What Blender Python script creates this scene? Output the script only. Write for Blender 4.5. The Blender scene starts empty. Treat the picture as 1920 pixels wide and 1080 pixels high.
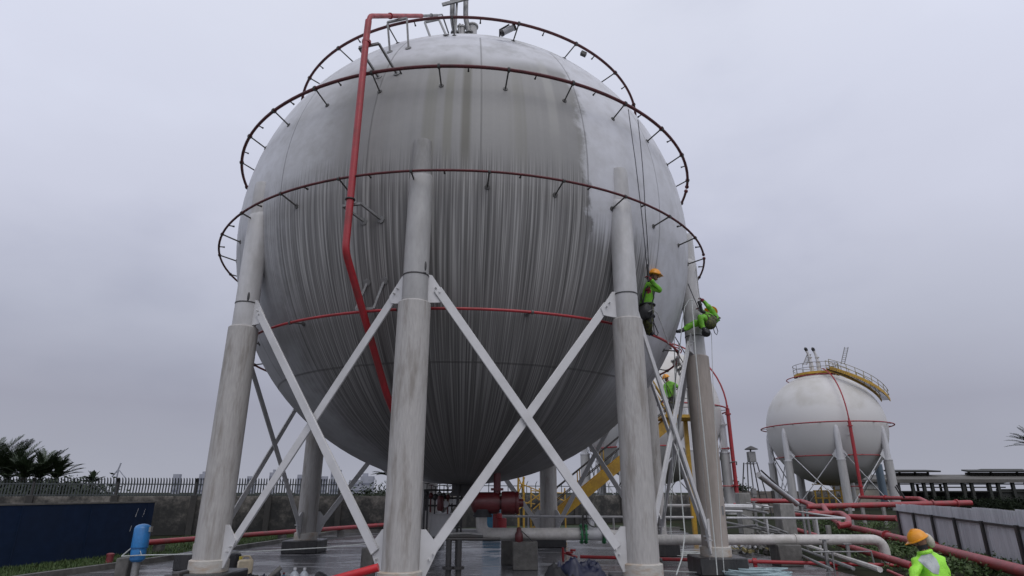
import bpy, bmesh, math, random
from math import sin, cos, pi, radians, sqrt, atan2
from mathutils import Vector, Matrix, noise
V = Vector
random.seed(7)
SC = bpy.context.scene
COL = SC.collection
# ------------------------------------------------------------------ camera
CAM_H = 1.816
FPX = 1132.42
PITCH = radians(18.70)
ROLL = radians(-0.056)
cd = bpy.data.cameras.new('camera')
cam = bpy.data.objects.new('camera', cd); COL.objects.link(cam)
cd.sensor_width = 36; cd.lens = FPX / 1920 * 36; cd.clip_start = 0.1; cd.clip_end = 6000
cam.location = (0, 0, CAM_H)
cam.rotation_euler = (pi / 2 + PITCH, 0, 0)
SC.camera = cam
SC.render.resolution_x = 1024; SC.render.resolution_y = 576
# ------------------------------------------------------------------ world
SUN_EL, SUN_AZ = radians(52), radians(-68)      # overcast sun glow, behind and right of the viewer
w = bpy.data.worlds.new('World'); SC.world = w; w.use_nodes = True
nt = w.node_tree; nt.nodes.clear()
def N(nt, t, **k):
    n = nt.nodes.new(t)
    for a, b in k.items(): setattr(n, a, b)
    return n
def L(nt, a, b): nt.links.new(a, b)
def ramp(nt, stops, fac=None, interp='LINEAR'):
    r = N(nt, 'ShaderNodeValToRGB'); cr = r.color_ramp; cr.interpolation = interp
    while len(cr.elements) < len(stops): cr.elements.new(0.5)
    for e, (p, c) in zip(cr.elements, stops):
        e.position = p
        if not isinstance(c, (tuple, list)): c = (c, c, c)
        e.color = (*c, 1)
    if fac is not None: L(nt, fac, r.inputs[0])
    return r.outputs[0]
def mth(nt, op, a, b=None, c=None, clamp=False):
    n = N(nt, 'ShaderNodeMath', operation=op, use_clamp=clamp)
    for i, v in enumerate((a, b, c)):
        if v is None: continue
        if isinstance(v, (int, float)): n.inputs[i].default_value = v
        else: L(nt, v, n.inputs[i])
    return n.outputs[0]
def mixc(nt, fac, a, b, mode='MIX'):
    n = N(nt, 'ShaderNodeMix', data_type='RGBA', blend_type=mode)
    for i, v in ((0, fac), (6, a), (7, b)):
        if isinstance(v, (int, float)): n.inputs[i].default_value = v
        elif isinstance(v, (tuple, list)): n.inputs[i].default_value = (*v, 1)
        else: L(nt, v, n.inputs[i])
    return n.outputs[2]
sky = N(nt, 'ShaderNodeTexSky', sky_type='NISHITA', sun_disc=False, sun_elevation=SUN_EL, sun_rotation=pi/2 - SUN_AZ, dust_density=6.0)
bg1 = N(nt, 'ShaderNodeBackground'); bg1.inputs[1].default_value = 0.08; L(nt, sky.outputs[0], bg1.inputs[0])
tc = N(nt, 'ShaderNodeTexCoord')
sp = N(nt, 'ShaderNodeSeparateXYZ'); L(nt, tc.outputs['Generated'], sp.inputs[0])
base = ramp(nt, [(0.0, (.40, .41, .48)), (.05, (.375, .385, .46)), (.12, (.355, .36, .44)), (.24, (.485, .50, .60)),
                 (.38, (.60, .615, .735)), (.55, (.66, .68, .805)), (.72, (.72, .74, .85)), (1, (.72, .73, .82))], sp.outputs[2])
mp = N(nt, 'ShaderNodeMapping'); mp.inputs['Scale'].default_value = (1, 1, 2.0); mp.inputs['Location'].default_value = (1.7, 2.4, .9)
L(nt, tc.outputs['Generated'], mp.inputs[0])
n1 = N(nt, 'ShaderNodeTexNoise'); n1.inputs['Scale'].default_value = 1.35; n1.inputs['Detail'].default_value = 6; n1.inputs['Roughness'].default_value = .5
L(nt, mp.outputs[0], n1.inputs[0])
cl = ramp(nt, [(.32, (.84, .855, .88)), (.5, (.99, 1.0, 1.0)), (.68, (1.06, 1.075, 1.07))], n1.outputs[0], 'EASE')
c2 = mixc(nt, 1.0, base, cl, 'MULTIPLY')
back = ramp(nt, [(.15, 1.0), (.9, .68)], mth(nt, 'MULTIPLY_ADD', sp.outputs[1], .5, .5))   # sky raised behind the camera, out of view, to brighten surfaces facing it
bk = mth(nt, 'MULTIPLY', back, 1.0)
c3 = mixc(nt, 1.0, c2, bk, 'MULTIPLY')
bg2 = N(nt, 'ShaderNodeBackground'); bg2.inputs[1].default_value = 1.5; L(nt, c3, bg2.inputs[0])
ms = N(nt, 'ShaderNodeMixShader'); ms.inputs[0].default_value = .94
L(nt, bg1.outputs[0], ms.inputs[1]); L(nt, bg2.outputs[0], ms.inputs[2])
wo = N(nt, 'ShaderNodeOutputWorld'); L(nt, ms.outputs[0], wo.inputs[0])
sd = bpy.data.lights.new('sun', 'SUN'); sd.energy = 0.7; sd.angle = radians(40); sd.color = (1, .97, .93)
so = bpy.data.objects.new('sun', sd); COL.objects.link(so)
sdir = V((cos(SUN_EL) * cos(SUN_AZ), cos(SUN_EL) * sin(SUN_AZ), sin(SUN_EL)))
so.rotation_euler = sdir.to_track_quat('Z', 'Y').to_euler(); so.location = (0, -20, 40)
SC.view_settings.view_transform = 'Standard'; SC.view_settings.look = 'None'
SC.view_settings.exposure = 0; SC.view_settings.gamma = 1
# ------------------------------------------------------------------ helpers
_cp, _sp = cos(PITCH), sin(PITCH)
def ray(x, y):
    u = (x - 960) / FPX; v = -(y - 540) / FPX
    return V((u, _cp - v * _sp, _sp + v * _cp))
def at(x, y, Y):
    d = ray(x, y); t = Y / d.y; return V((d.x * t, Y, d.z * t + CAM_H))
def atz(x, y, z=0.0):
    d = ray(x, y); t = (z - CAM_H) / d.z; return V((d.x * t, d.y * t, z))
def frame(d):
    d = d.normalized(); a = V((0, 0, 1)) if abs(d.z) < .9 else V((1, 0, 0))
    s = d.cross(a).normalized(); return s, s.cross(d).normalized(), d
W = {}
class MB:
    def __init__(s): s.bm = bmesh.new(); s.mi = 0
    def _f(s, vs):
        try: f = s.bm.faces.new(vs); f.material_index = s.mi; return f
        except ValueError: return None
    def box(s, c, size, rot=None):
        c = V(c); h = V(size) / 2; vs = []
        for i in range(8):
            p = V(((-1, 1)[i & 1] * h.x, (-1, 1)[i >> 1 & 1] * h.y, (-1, 1)[i >> 2] * h.z))
            if rot is not None: p = rot @ p
            vs.append(s.bm.verts.new(c + p))
        for q in ((0, 2, 3, 1), (4, 5, 7, 6), (0, 1, 5, 4), (2, 6, 7, 3), (0, 4, 6, 2), (1, 3, 7, 5)): s._f([vs[i] for i in q])
        return s
    def bar(s, p0, p1, w, h, up=None):
        p0, p1 = V(p0), V(p1); d = p1 - p0
        if up is None: a, b, _ = frame(d)
        else: a = d.cross(V(up)).normalized(); b = a.cross(d).normalized()
        m = Matrix((a, d.normalized(), b)).transposed()
        return s.box((p0 + p1) / 2, (w, d.length, h), m)
    def ring(s, c, a, b, r, n): return [s.bm.verts.new(c + a * (r * cos(2 * pi * i / n)) + b * (r * sin(2 * pi * i / n))) for i in range(n)]
    def tube(s, pts, r, n=8, closed=False, caps=True):
        pts = [V(p) for p in pts]; m = len(pts)
        rs = r if isinstance(r, (list, tuple)) else [r] * m
        rings = []; a = None
        for i, p in enumerate(pts):
            if closed: d = pts[(i + 1) % m] - pts[i - 1]
            elif i == 0: d = pts[1] - p
            elif i == m - 1: d = p - pts[-2]
            else: d = (pts[i + 1] - p).normalized() + (p - pts[i - 1]).normalized()
            if d.length < 1e-9: d = V((0, 0, 1))
            d.normalize()
            if a is None: a, b, _ = frame(d)
            else:
                a = (a - d * a.dot(d)).normalized(); b = a.cross(d).normalized() * -1
                b = d.cross(a).normalized()
            rings.append(s.ring(p, a, d.cross(a).normalized(), rs[i], n))
        k = m if closed else m - 1
        for i in range(k):
            A, B = rings[i], rings[(i + 1) % m]
            for j in range(n): s._f([A[j], A[(j + 1) % n], B[(j + 1) % n], B[j]])
        if caps and not closed: s._f(rings[0][::-1]); s._f(rings[-1])
        return s
    def cyl(s, p0, p1, r0, r1=None, n=12): return s.tube([p0, p1], [r0, r0 if r1 is None else r1], n)
    def flange(s, p, d, r, t=.03, n=14): p = V(p); d = V(d).normalized(); return s.cyl(p - d * t / 2, p + d * t / 2, r, n=n)
    def lathe(s, prof, c=(0, 0, 0), axis=(0, 0, 1), n=24, caps=True):
        c = V(c); a, b, d = frame(V(axis)); R = [s.ring(c + d * z, a, b, max(r, 1e-4), n) for r, z in prof]
        for A, B in zip(R, R[1:]):
            for j in range(n): s._f([A[j], A[(j + 1) % n], B[(j + 1) % n], B[j]])
        if caps: s._f(R[0][::-1]); s._f(R[-1])
        return s
    def ell(s, c, rad, n=14, m=9, rot=None):
        c = V(c); rr = V(rad) if isinstance(rad, (tuple, list)) else V((rad, rad, rad)); R = []
        for i in range(m + 1):
            t = pi * i / m; row = []
            for j in range(n):
                p = V((sin(t) * cos(2 * pi * j / n) * rr.x, sin(t) * sin(2 * pi * j / n) * rr.y, cos(t) * rr.z))
                if rot is not None: p = rot @ p
                row.append(s.bm.verts.new(c + p))
            R.append(row)
        for A, B in zip(R, R[1:]):
            for j in range(n): s._f([A[j], B[j], B[(j + 1) % n], A[(j + 1) % n]])
        return s
    def plate(s, pts, nrm, t):
        nrm = V(nrm).normalized() * t / 2; A = [s.bm.verts.new(V(p) + nrm) for p in pts]; B = [s.bm.verts.new(V(p) - nrm) for p in pts]
        s._f(A); s._f(B[::-1]); k = len(A)
        for i in range(k): s._f([A[i], B[i], B[(i + 1) % k], A[(i + 1) % k]])
        return s
    def quad(s, *ps): s._f([s.bm.verts.new(V(p)) for p in ps]); return s
    def obj(s, name, mat, parent=None, origin=None, bevel=0, smooth=True, ang=38, recalc=True):
        bm = s.bm
        if bevel:
            bmesh.ops.bevel(bm, geom=list(bm.edges), offset=bevel, segments=1, affect='EDGES', clamp_overlap=True)
        if recalc: bmesh.ops.recalc_face_normals(bm, faces=bm.faces)
        lo = V((min(v.co.x for v in bm.verts), min(v.co.y for v in bm.verts), min(v.co.z for v in bm.verts)))
        hi = V((max(v.co.x for v in bm.verts), max(v.co.y for v in bm.verts), max(v.co.z for v in bm.verts)))
        if origin is None:
            origin = (lo + hi) / 2
            if parent is None: origin.z = lo.z
        origin = V(origin)
        bmesh.ops.translate(bm, verts=bm.verts, vec=-origin)
        me = bpy.data.meshes.new(name); bm.to_mesh(me); bm.free()
        for m in (mat if isinstance(mat, (list, tuple)) else [mat]): me.materials.append(m)
        if smooth:
            me.polygons.foreach_set('use_smooth', [True] * len(me.polygons)); me.set_sharp_from_angle(angle=radians(ang))
        o = bpy.data.objects.new(name, me); COL.objects.link(o)
        if parent is not None: o.parent = parent; o.location = origin - W[parent.name]
        else: o.location = origin
        W[o.name] = origin
        return o
def tag(o, label=None, cat=None, group=None, kind=None):
    if label: o['label'] = label
    if cat: o['category'] = cat
    if group: o['group'] = group
    if kind: o['kind'] = kind
    return o
def thing(name, label, cat, loc, group=None):
    o = bpy.data.objects.new(name, None); COL.objects.link(o); o.location = V(loc); o.empty_display_size = .2
    W[o.name] = V(loc); return tag(o, label, cat, group)
def copytree(o, parent=None, loc=None):
    c = o.copy(); COL.objects.link(c); c.parent = parent
    if loc is not None: c.location = loc
    W[c.name] = V(c.location)
    for ch in list(o.children): copytree(ch, c)
    return c
def fillet(pts, r, n=6):
    pts = [V(p) for p in pts]; out = [pts[0]]
    for a, b, c in zip(pts, pts[1:], pts[2:]):
        d0 = (a - b); d1 = (c - b); l = min(r, d0.length * .49, d1.length * .49); p0 = b + d0.normalized() * l; p1 = b + d1.normalized() * l
        for i in range(n + 1):
            t = i / n; out.append(p0 * (1 - t) ** 2 + b * 2 * t * (1 - t) + p1 * t * t)
    out.append(pts[-1]); return out
# ------------------------------------------------------------------ materials
def newmat(name):
    m = bpy.data.materials.new(name); m.use_nodes = True; nt = m.node_tree
    return m, nt, nt.nodes['Principled BSDF']
def mat(name, col, rough=.6, dirt=None, amt=.5, scale=2.0, stretch=(1, 1, 1), var=.12, bump=0.0, metal=0.0, bscale=None, lo=.45, hi=.7, spec=.5):
    m, nt, b = newmat(name)
    tc = N(nt, 'ShaderNodeTexCoord'); mp = N(nt, 'ShaderNodeMapping'); L(nt, tc.outputs['Object'], mp.inputs[0]); mp.inputs['Scale'].default_value = stretch
    oi = N(nt, 'ShaderNodeObjectInfo'); mul = mth(nt, 'MULTIPLY', oi.outputs['Random'], 37.0)
    ad = N(nt, 'ShaderNodeVectorMath', operation='ADD'); L(nt, mp.outputs[0], ad.inputs[0]); L(nt, mul, ad.inputs[1])
    a = N(nt, 'ShaderNodeTexNoise'); a.inputs['Scale'].default_value = scale; a.inputs['Detail'].default_value = 6; a.inputs['Roughness'].default_value = .62; L(nt, ad.outputs[0], a.inputs[0])
    f = N(nt, 'ShaderNodeTexNoise'); f.inputs['Scale'].default_value = scale * 6; f.inputs['Detail'].default_value = 4; L(nt, ad.outputs[0], f.inputs[0])
    v = ramp(nt, [(.25, 1 - var * 1.6), (.75, 1 + var)], f.outputs[0])
    c = mixc(nt, 1.0, tuple(col), v, 'MULTIPLY')
    if dirt is not None:
        k = ramp(nt, [(lo, 0.0), (hi, 1.0)], a.outputs[0]); k = mth(nt, 'MULTIPLY', k, amt)
        c = mixc(nt, k, c, tuple(dirt))
    L(nt, c, b.inputs['Base Color']); b.inputs['Metallic'].default_value = metal; b.inputs['Specular IOR Level'].default_value = spec
    rr = ramp(nt, [(.3, max(0, rough - .1)), (.7, min(1, rough + .12))], a.outputs[0]); L(nt, rr, b.inputs['Roughness'])
    if bump:
        bp = N(nt, 'ShaderNodeBump'); bp.inputs['Strength'].default_value = bump; bp.inputs['Distance'].default_value = .03
        g = N(nt, 'ShaderNodeTexNoise'); g.inputs['Scale'].default_value = bscale or scale * 8; g.inputs['Detail'].default_value = 5; L(nt, ad.outputs[0], g.inputs[0])
        L(nt, g.outputs[0], bp.inputs['Height']); L(nt, bp.outputs[0], b.inputs['Normal'])
    return m
VST = (3.5, 3.5, .35)
M = dict(
 paint=mat('white_paint', (.52, .52, .53), .45, (.30, .30, .28), .5, 1.2, VST, .05),
 brace=mat('brace_paint', (.56, .555, .55), .45, (.38, .375, .36), .5, 1.0, (1, 1, 1), .04),
 column=mat('column_paint', (.46, .455, .45), .5, (.29, .28, .265), .6, 1.1, (2, 2, .8), .05),
 jacket=mat('concrete_jacket', (.385, .37, .35), .75, (.21, .19, .165), .75, 1.5, (3.2, 3.2, .55), .09, .35, lo=.50, hi=.66),
 pad=mat('pad_grimy', (.25, .245, .235), .6, (.17, .165, .15), .6, 2, (2, 2, .6), .08),
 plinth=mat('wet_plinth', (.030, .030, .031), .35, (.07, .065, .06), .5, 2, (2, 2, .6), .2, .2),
 ringred=mat('ring_red', (.10, .012, .014), .5, (.03, .012, .012), .6, 4, (1, 1, 1), .15),
 red=mat('fire_red', (.34, .020, .027), .42, (.17, .035, .03), .7, 3, (1, 1, 1), .12, .05),
 redwet=mat('faded_red', (.30, .028, .034), .42, (.17, .07, .065), .8, 2.4, (1, 1, 1), .15, .08),
 steel=mat('galvanised', (.24, .24, .235), .5, (.12, .115, .11), .6, 6, (1, 1, 1), .15, metal=.25),
 dark=mat('dark_steel', (.035, .034, .034), .5, (.07, .05, .04), .4, 6, (1, 1, 1), .2),
 pipe=mat('white_pipe', (.52, .50, .47), .45, (.30, .28, .24), .65, 2.5, (1, 1, 1), .1, .08),
 conc=mat('concrete', (.12, .115, .105), .75, (.045, .043, .04), .8, 1.4, (1, 1, 1), .2, .4),
 green=mat('green_flange', (.02, .17, .06), .45, (.03, .08, .04), .5, 6),
 yellow=mat('yellow_paint', (.50, .30, .03), .45, (.24, .13, .03), .7, 2.2, (1, 1, 1), .12),
 blue=mat('blue_vessel', (.02, .16, .40), .35, (.03, .08, .18), .5, 4, (1, 1, 1), .1),
 rubber=mat('black_rubber', (.014, .014, .016), .6, (.03, .03, .03), .4, 5),
 conc2=mat('pale_concrete', (.24, .235, .22), .75, (.10, .10, .09), .7, 2.0, (1, 1, .5), .15, .2),
 deep=mat('deep_red', (.10, .012, .014), .4, (.06, .012, .012), .6, 4, (1, 1, 1), .15),
 cyan=mat('cabinet_blue', (.05, .20, .32), .5, (.04, .1, .15), .5, 4),
 ochre=mat('ochre_scrap', (.26, .22, .10), .8, None, 0, 5),
 tanwall=mat('tan_block', (.15, .13, .11), .85, (.09, .08, .07), .7, .8),
 alu=mat('aluminium', (.55, .55, .56), .35, (.35, .35, .35), .5, 5, metal=.5),
 blue2=mat('blue_strap', (.012, .09, .24), .5, None, 0, 5),
 faded=mat('faded_bollard', (.20, .03, .035), .6, (.10, .04, .04), .6, 5),
 redhot=mat('bright_red', (.48, .012, .018), .3, (.34, .012, .015), .5, 4, (1, 1, 1), .06),
 yellowcap=mat('yellow_cap', (.5, .40, .05), .5, None, 0, 5),
 capblue=mat('cap_blue', (.03, .1, .3), .5, None, 0, 5),
 cream=mat('cream_plastic', (.50, .43, .31), .5, (.34, .28, .19), .5, 3),
 pet=mat('clear_plastic', (.36, .39, .42), .2, None, 0, 5),
 bluegreen=mat('bottle_blue', (.02, .10, .15), .4, (.02, .02, .03), .6, 8),
 violet=mat('violet_cloth', (.02, .017, .05), .8, (.03, .03, .05), .5, 8),
 tarp=mat('tarp_blue', (.014, .018, .050), .4, (.03, .035, .055), .5, 5),
 ropeblue=mat('rope_blue', (.34, .44, .46), .85, (.22, .30, .32), .5, 20),
 hiviz=mat('hiviz_green', (.15, .44, .02), .6, (.05, .17, .015), .75, 9, (1, 1, 1), .12, .3),
 hiviz2=mat('hiviz_lime', (.36, .84, .06), .5, (.20, .55, .03), .6, 9, (1, 1, 1), .08, .35),
 refl=mat('reflective_grey', (.42, .45, .44), .35, (.30, .32, .32), .6, 9, (1, 1, 1), .08, .2),
 helmet=mat('helmet_orange', (.76, .31, .012), .35, (.5, .16, .01), .5, 9, (1, 1, 1), .06),
 skin=mat('skin', (.26, .14, .09), .55, None, 0, 9),
 glove=mat('red_glove', (.18, .015, .02), .7, (.06, .01, .01), .5, 20),
 olive=mat('harness_olive', (.10, .11, .02), .7, (.02, .02, .02), .8, 18, lo=.4, hi=.55),
 steelblue=mat('blue_grey_steel', (.10, .14, .18), .5, None, 0, 5),
 creamcloth=mat('cream_cloth', (.50, .47, .38), .8, (.35, .32, .24), .5, 12, (1, 1, 1), .1, .3),
 pilaster=mat('pilaster_concrete', (.035, .033, .03), .85, (.07, .065, .06), .5, 2),
 colgrime=mat('column_grimy', (.33, .325, .315), .55, (.22, .215, .205), .65, 1.2, (2, 2, .7), .06),
 railyel=mat('rail_olive', (.26, .21, .08), .5, (.15, .13, .08), .6, 4),
 bracket=mat('bracket_dark', (.085, .082, .078), .55, (.04, .036, .033), .6, 6),
 rope=mat('rope', (.50, .52, .50), .85, (.3, .32, .3), .4, 20, (1, 1, 1), .15),
 ropedark=mat('rope_dark', (.10, .10, .11), .85, None, 0, 20),
)
# ------------------------------------------------------------------ main tank
CC = V((-1.343, 17.357, 6.697 + CAM_H)); R = 6.5; RL = 6.438
Z_PL = .38; Z_COL = 3.412 + CAM_H; Z_RNG = 3.94 + CAM_H
def az(a, r, z): a = radians(a); return V((CC.x + r * cos(a), CC.y + r * sin(a), z))
def hit(x, y, c=None, rad=None):
    c = c or CC; rad = rad or R; d = ray(x, y).normalized(); o = V((0, 0, CAM_H)); b = d.dot(c - o); q = b * b - (c - o).length_squared + rad * rad
    return o + d * (b - sqrt(max(q, 0)))
def shell_mat():
    m, nt, b = newmat('weathered_shell')
    tc = N(nt, 'ShaderNodeTexCoord'); s = N(nt, 'ShaderNodeSeparateXYZ'); L(nt, tc.outputs['Object'], s.inputs[0])
    X, Y, Z = s.outputs
    A = mth(nt, 'ARCTAN2', Y, X); A = mth(nt, 'MULTIPLY', A, 180 / pi); A = mth(nt, 'FLOORED_MODULO', A, 360.0)    # degrees
    def comb(x, y, z):
        c = N(nt, 'ShaderNodeCombineXYZ')
        for i, v in enumerate((x, y, z)):
            if isinstance(v, (int, float)): c.inputs[i].default_value = v
            else: L(nt, v, c.inputs[i])
        return c.outputs[0]
    def noise_(vec, sc, det=4, ro=.55):
        n = N(nt, 'ShaderNodeTexNoise'); n.inputs['Scale'].default_value = sc; n.inputs['Detail'].default_value = det; n.inputs['Roughness'].default_value = ro; L(nt, vec, n.inputs[0]); return n.outputs[0]
    def rm(v, a, b_, c=0.0, d=1.0):
        n = N(nt, 'ShaderNodeMapRange', interpolation_type='SMOOTHSTEP'); L(nt, v, n.inputs[0])
        for i, q in enumerate((a, b_, c, d)): n.inputs[i + 1].default_value = q
        return n.outputs[0]
    mul = lambda *a: mth(nt, 'MULTIPLY', *a)
    big = noise_(tc.outputs['Object'], .55, 5); med = noise_(tc.outputs['Object'], 2.2, 6, .65)
    stc = comb(mul(A, 1.0), mul(Z, .10), 0.0)
    st1 = noise_(stc, 3.0, 2, .6); st2 = noise_(comb(mul(A, 1.0), mul(Z, .05), 4.0), .55, 4, .6); st3 = noise_(comb(mul(A, 1.0), mul(Z, .05), 9.0), .16, 3, .6)
    # A warped: edges of the dirty area wander
    Aw = mth(nt, 'ADD', A, mul(mth(nt, 'SUBTRACT', med, .5), 9.0)); Zw = mth(nt, 'ADD', Z, mul(mth(nt, 'SUBTRACT', big, .5), 1.4))
    Zs = mth(nt, 'ADD', Z, mul(mth(nt, 'SUBTRACT', st1, .5), .9))
    # upper film of grime between the meridians
    up = mul(mul(rm(Aw, 238, 251), rm(Aw, 298.6, 295.8)), rm(Zw, 3.1, 2.5))
    upl = mul(mul(rm(Aw, 222, 240), rm(Aw, 298, 296)), rm(Zw, 3.9, 2.2))
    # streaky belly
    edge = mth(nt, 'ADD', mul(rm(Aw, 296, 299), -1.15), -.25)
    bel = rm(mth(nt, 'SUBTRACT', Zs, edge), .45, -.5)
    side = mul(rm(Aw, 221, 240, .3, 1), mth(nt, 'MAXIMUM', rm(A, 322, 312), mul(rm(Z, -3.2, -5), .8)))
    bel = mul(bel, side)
    clean = mixc(nt, rm(med, .35, .75), (.54, .545, .57), (.45, .45, .46))
    dc = ramp(nt, [(.30, (.12, .115, .10)), (.5, (.175, .17, .155)), (.68, (.235, .23, .21))], st2)
    dc = mixc(nt, .62, dc, ramp(nt, [(.3, (.125, .12, .11)), (.5, (.18, .175, .163)), (.7, (.25, .245, .23))], med)); dc = mixc(nt, .3, dc, ramp(nt, [(.3, (.125, .12, .11)), (.7, (.24, .235, .22))], big))
    col = mixc(nt, mul(upl, .40), clean, (.27, .265, .25))
    col = mixc(nt, mul(up, .80), col, dc)
    # green-brown runs
    run = mul(mul(rm(st3, .56, .70), rm(Z, 3.0, 1.8)), rm(Z, -2.2, .6)); run = mul(run, rm(Aw, 300, 292))
    col = mixc(nt, mul(run, .55), col, (.13, .125, .085))
    one = mul(rm(mth(nt, 'ABSOLUTE', mth(nt, 'SUBTRACT', A, 273.3)), 1.3, .4), mul(rm(Z, 2.9, 2.2), rm(Z, -3.5, 0)))
    col = mixc(nt, mul(one, .75), col, (.085, .08, .055))
    two = mul(rm(mth(nt, 'ABSOLUTE', mth(nt, 'SUBTRACT', A, 290.6)), 1.4, .6), mul(rm(Z, 3.4, 2.8), rm(Z, 0, 1.4)))
    col = mixc(nt, mul(two, .5), col, (.33, .325, .30))
    # belly streaks: fine pale and dark lines
    bs = ramp(nt, [(.34, (.05, .047, .043)), (.44, (.12, .114, .107)), (.52, (.205, .198, .189)), (.62, (.44, .43, .41))], st1); bs = mixc(nt, .25, bs, ramp(nt, [(.36, (.085, .08, .075)), (.5, (.17, .164, .156)), (.62, (.34, .33, .32))], noise_(comb(mul(A, 1.0), mul(Z, .04), 2.0), 4.3, 2, .6)))
    bs = mixc(nt, .15, bs, ramp(nt, [(.30, .08), (.52, .17), (.75, .27)], st2))
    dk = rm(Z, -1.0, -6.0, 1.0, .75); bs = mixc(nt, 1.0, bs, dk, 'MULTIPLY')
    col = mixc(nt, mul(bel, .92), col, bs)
    # darker towards the underside, and smudges at the crown
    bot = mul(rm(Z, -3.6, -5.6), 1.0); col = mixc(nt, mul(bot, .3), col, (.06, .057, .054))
    cap = mul(mul(rm(Zw, 4.2, 4.6), rm(Zw, 5.4, 4.9)), rm(A, 276, 280)); col = mixc(nt, mul(cap, .5), col, (.17, .17, .155))
    sm = mul(rm(big, .50, .66), rm(Z, 2.2, 3.2)); col = mixc(nt, mul(sm, .35), col, (.24, .24, .22))
    # weld seams
    md = mth(nt, 'FLOORED_MODULO', mth(nt, 'SUBTRACT', A, 276.2 - 10.6), 21.2); md = mth(nt, 'ABSOLUTE', mth(nt, 'SUBTRACT', md, 10.6))
    rr = mth(nt, 'SQRT', mth(nt, 'SUBTRACT', 42.3, mul(Z, Z))); lin = mul(md, mul(rr, pi / 180))
    sm1 = mul(rm(lin, .028, .008), rm(mth(nt, 'ABSOLUTE', Z), 4.2, 4.1))
    sm2 = rm(mth(nt, 'ABSOLUTE', mth(nt, 'ADD', Z, 4.13)), .03, .008)
    seam = mth(nt, 'MAXIMUM', sm1, sm2)
    col = mixc(nt, mul(seam, .55), col, (.07, .068, .064))
    L(nt, col, b.inputs['Base Color']); b.inputs['Roughness'].default_value = .5
    ro = mth(nt, 'MULTIPLY_ADD', med, .3, .38); L(nt, ro, b.inputs['Roughness'])
    bp = N(nt, 'ShaderNodeBump'); bp.inputs['Strength'].default_value = .25; bp.inputs['Distance'].default_value = .02
    L(nt, mth(nt, 'ADD', mul(med, .5), mul(seam, 1.0)), bp.inputs['Height']); L(nt, bp.outputs[0], b.inputs['Normal'])
    return m
def uvs(c, r, n=128, m=64):
    b = MB(); b.ell(c, r, n, m); bmesh.ops.remove_doubles(b.bm, verts=b.bm.verts, dist=1e-4); return b
tank = thing('storage_tank', 'huge streaked grey spherical gas tank on thick columns with crossed white braces, nearest and largest', 'storage tank', (CC.x, CC.y, 0))
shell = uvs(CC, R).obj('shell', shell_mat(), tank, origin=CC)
AZ = [225.5 + 40 * i for i in range(9)]
def polar(o): return V((o.x - CC.x, o.y - CC.y, 0)).normalized()
M['jacketrust'] = mat('concrete_jacket_brown', (.34, .30, .265), .7, (.24, .21, .18), .75, 1.1, (2.6, 2.6, .5), .08, .2)
AZ = [225.5 + 40 * i for i in range(9)]
def leg(a):
    p = az(a, RL, 0); out = V((cos(radians(a)), sin(radians(a)), 0)); tan = V((-out.y, out.x, 0)); n = 28
    b = MB(); zt = CC.z - .72
    b.tube([p + V((0, 0, Z_COL - .02)), p + V((0, 0, zt))] + [p + out * o_ + V((0, 0, zt + h)) for h, o_ in ((.05, -.02), (.09, -.06), (.115, -.12), (.125, -.25))], [.245, .245, .24, .232, .22, .18], n)
    lg = b.obj('leg', M['colgrime' if a == AZ[1] else 'column'], tank, ang=50)
    b = MB(); q = az(a, R - .05, 0)
    b.tube([q + V((0, 0, zt - .3)), q + V((0, 0, CC.z - .05)), q + V((0, 0, CC.z + .12)), q + V((0, 0, CC.z + .19)), q + V((0, 0, CC.z + .21))], [.215, .205, .20, .19, .10], n); b.obj('pad_plate', M['pad' if a == AZ[1] else 'column'], lg, ang=50)
    b = MB(); b.tube([p + V((0, 0, z)) for z in (Z_PL + .2, Z_COL - .03, Z_COL)], [.312, .308, .275], n)
    b.obj('concrete_jacket', M['jacketrust' if a == AZ[3] else 'jacket'], lg, ang=30)
    b = MB(); b.tube([p + V((0, 0, z)) for z in (Z_PL, Z_PL + .2, Z_PL + .22)], [.365, .365, .325], n)
    b.obj('base_skirt', M['skirt'], lg, ang=30)
    b = MB(); b.tube([p + V((0, 0, Z_RNG - .012)), p + V((0, 0, Z_RNG + .012))], [.253, .253], n); b.obj('weld_band', M['dark'], lg)
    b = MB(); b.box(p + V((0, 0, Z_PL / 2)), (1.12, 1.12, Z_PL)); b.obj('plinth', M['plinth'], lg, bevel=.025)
    return lg
M['skirt'] = mat('base_skirt', (.45, .43, .39), .6, (.33, .22, .13), .7, 3, (1, 1, 3), .1, .1)
LG = [leg(a) for a in AZ]
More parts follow.
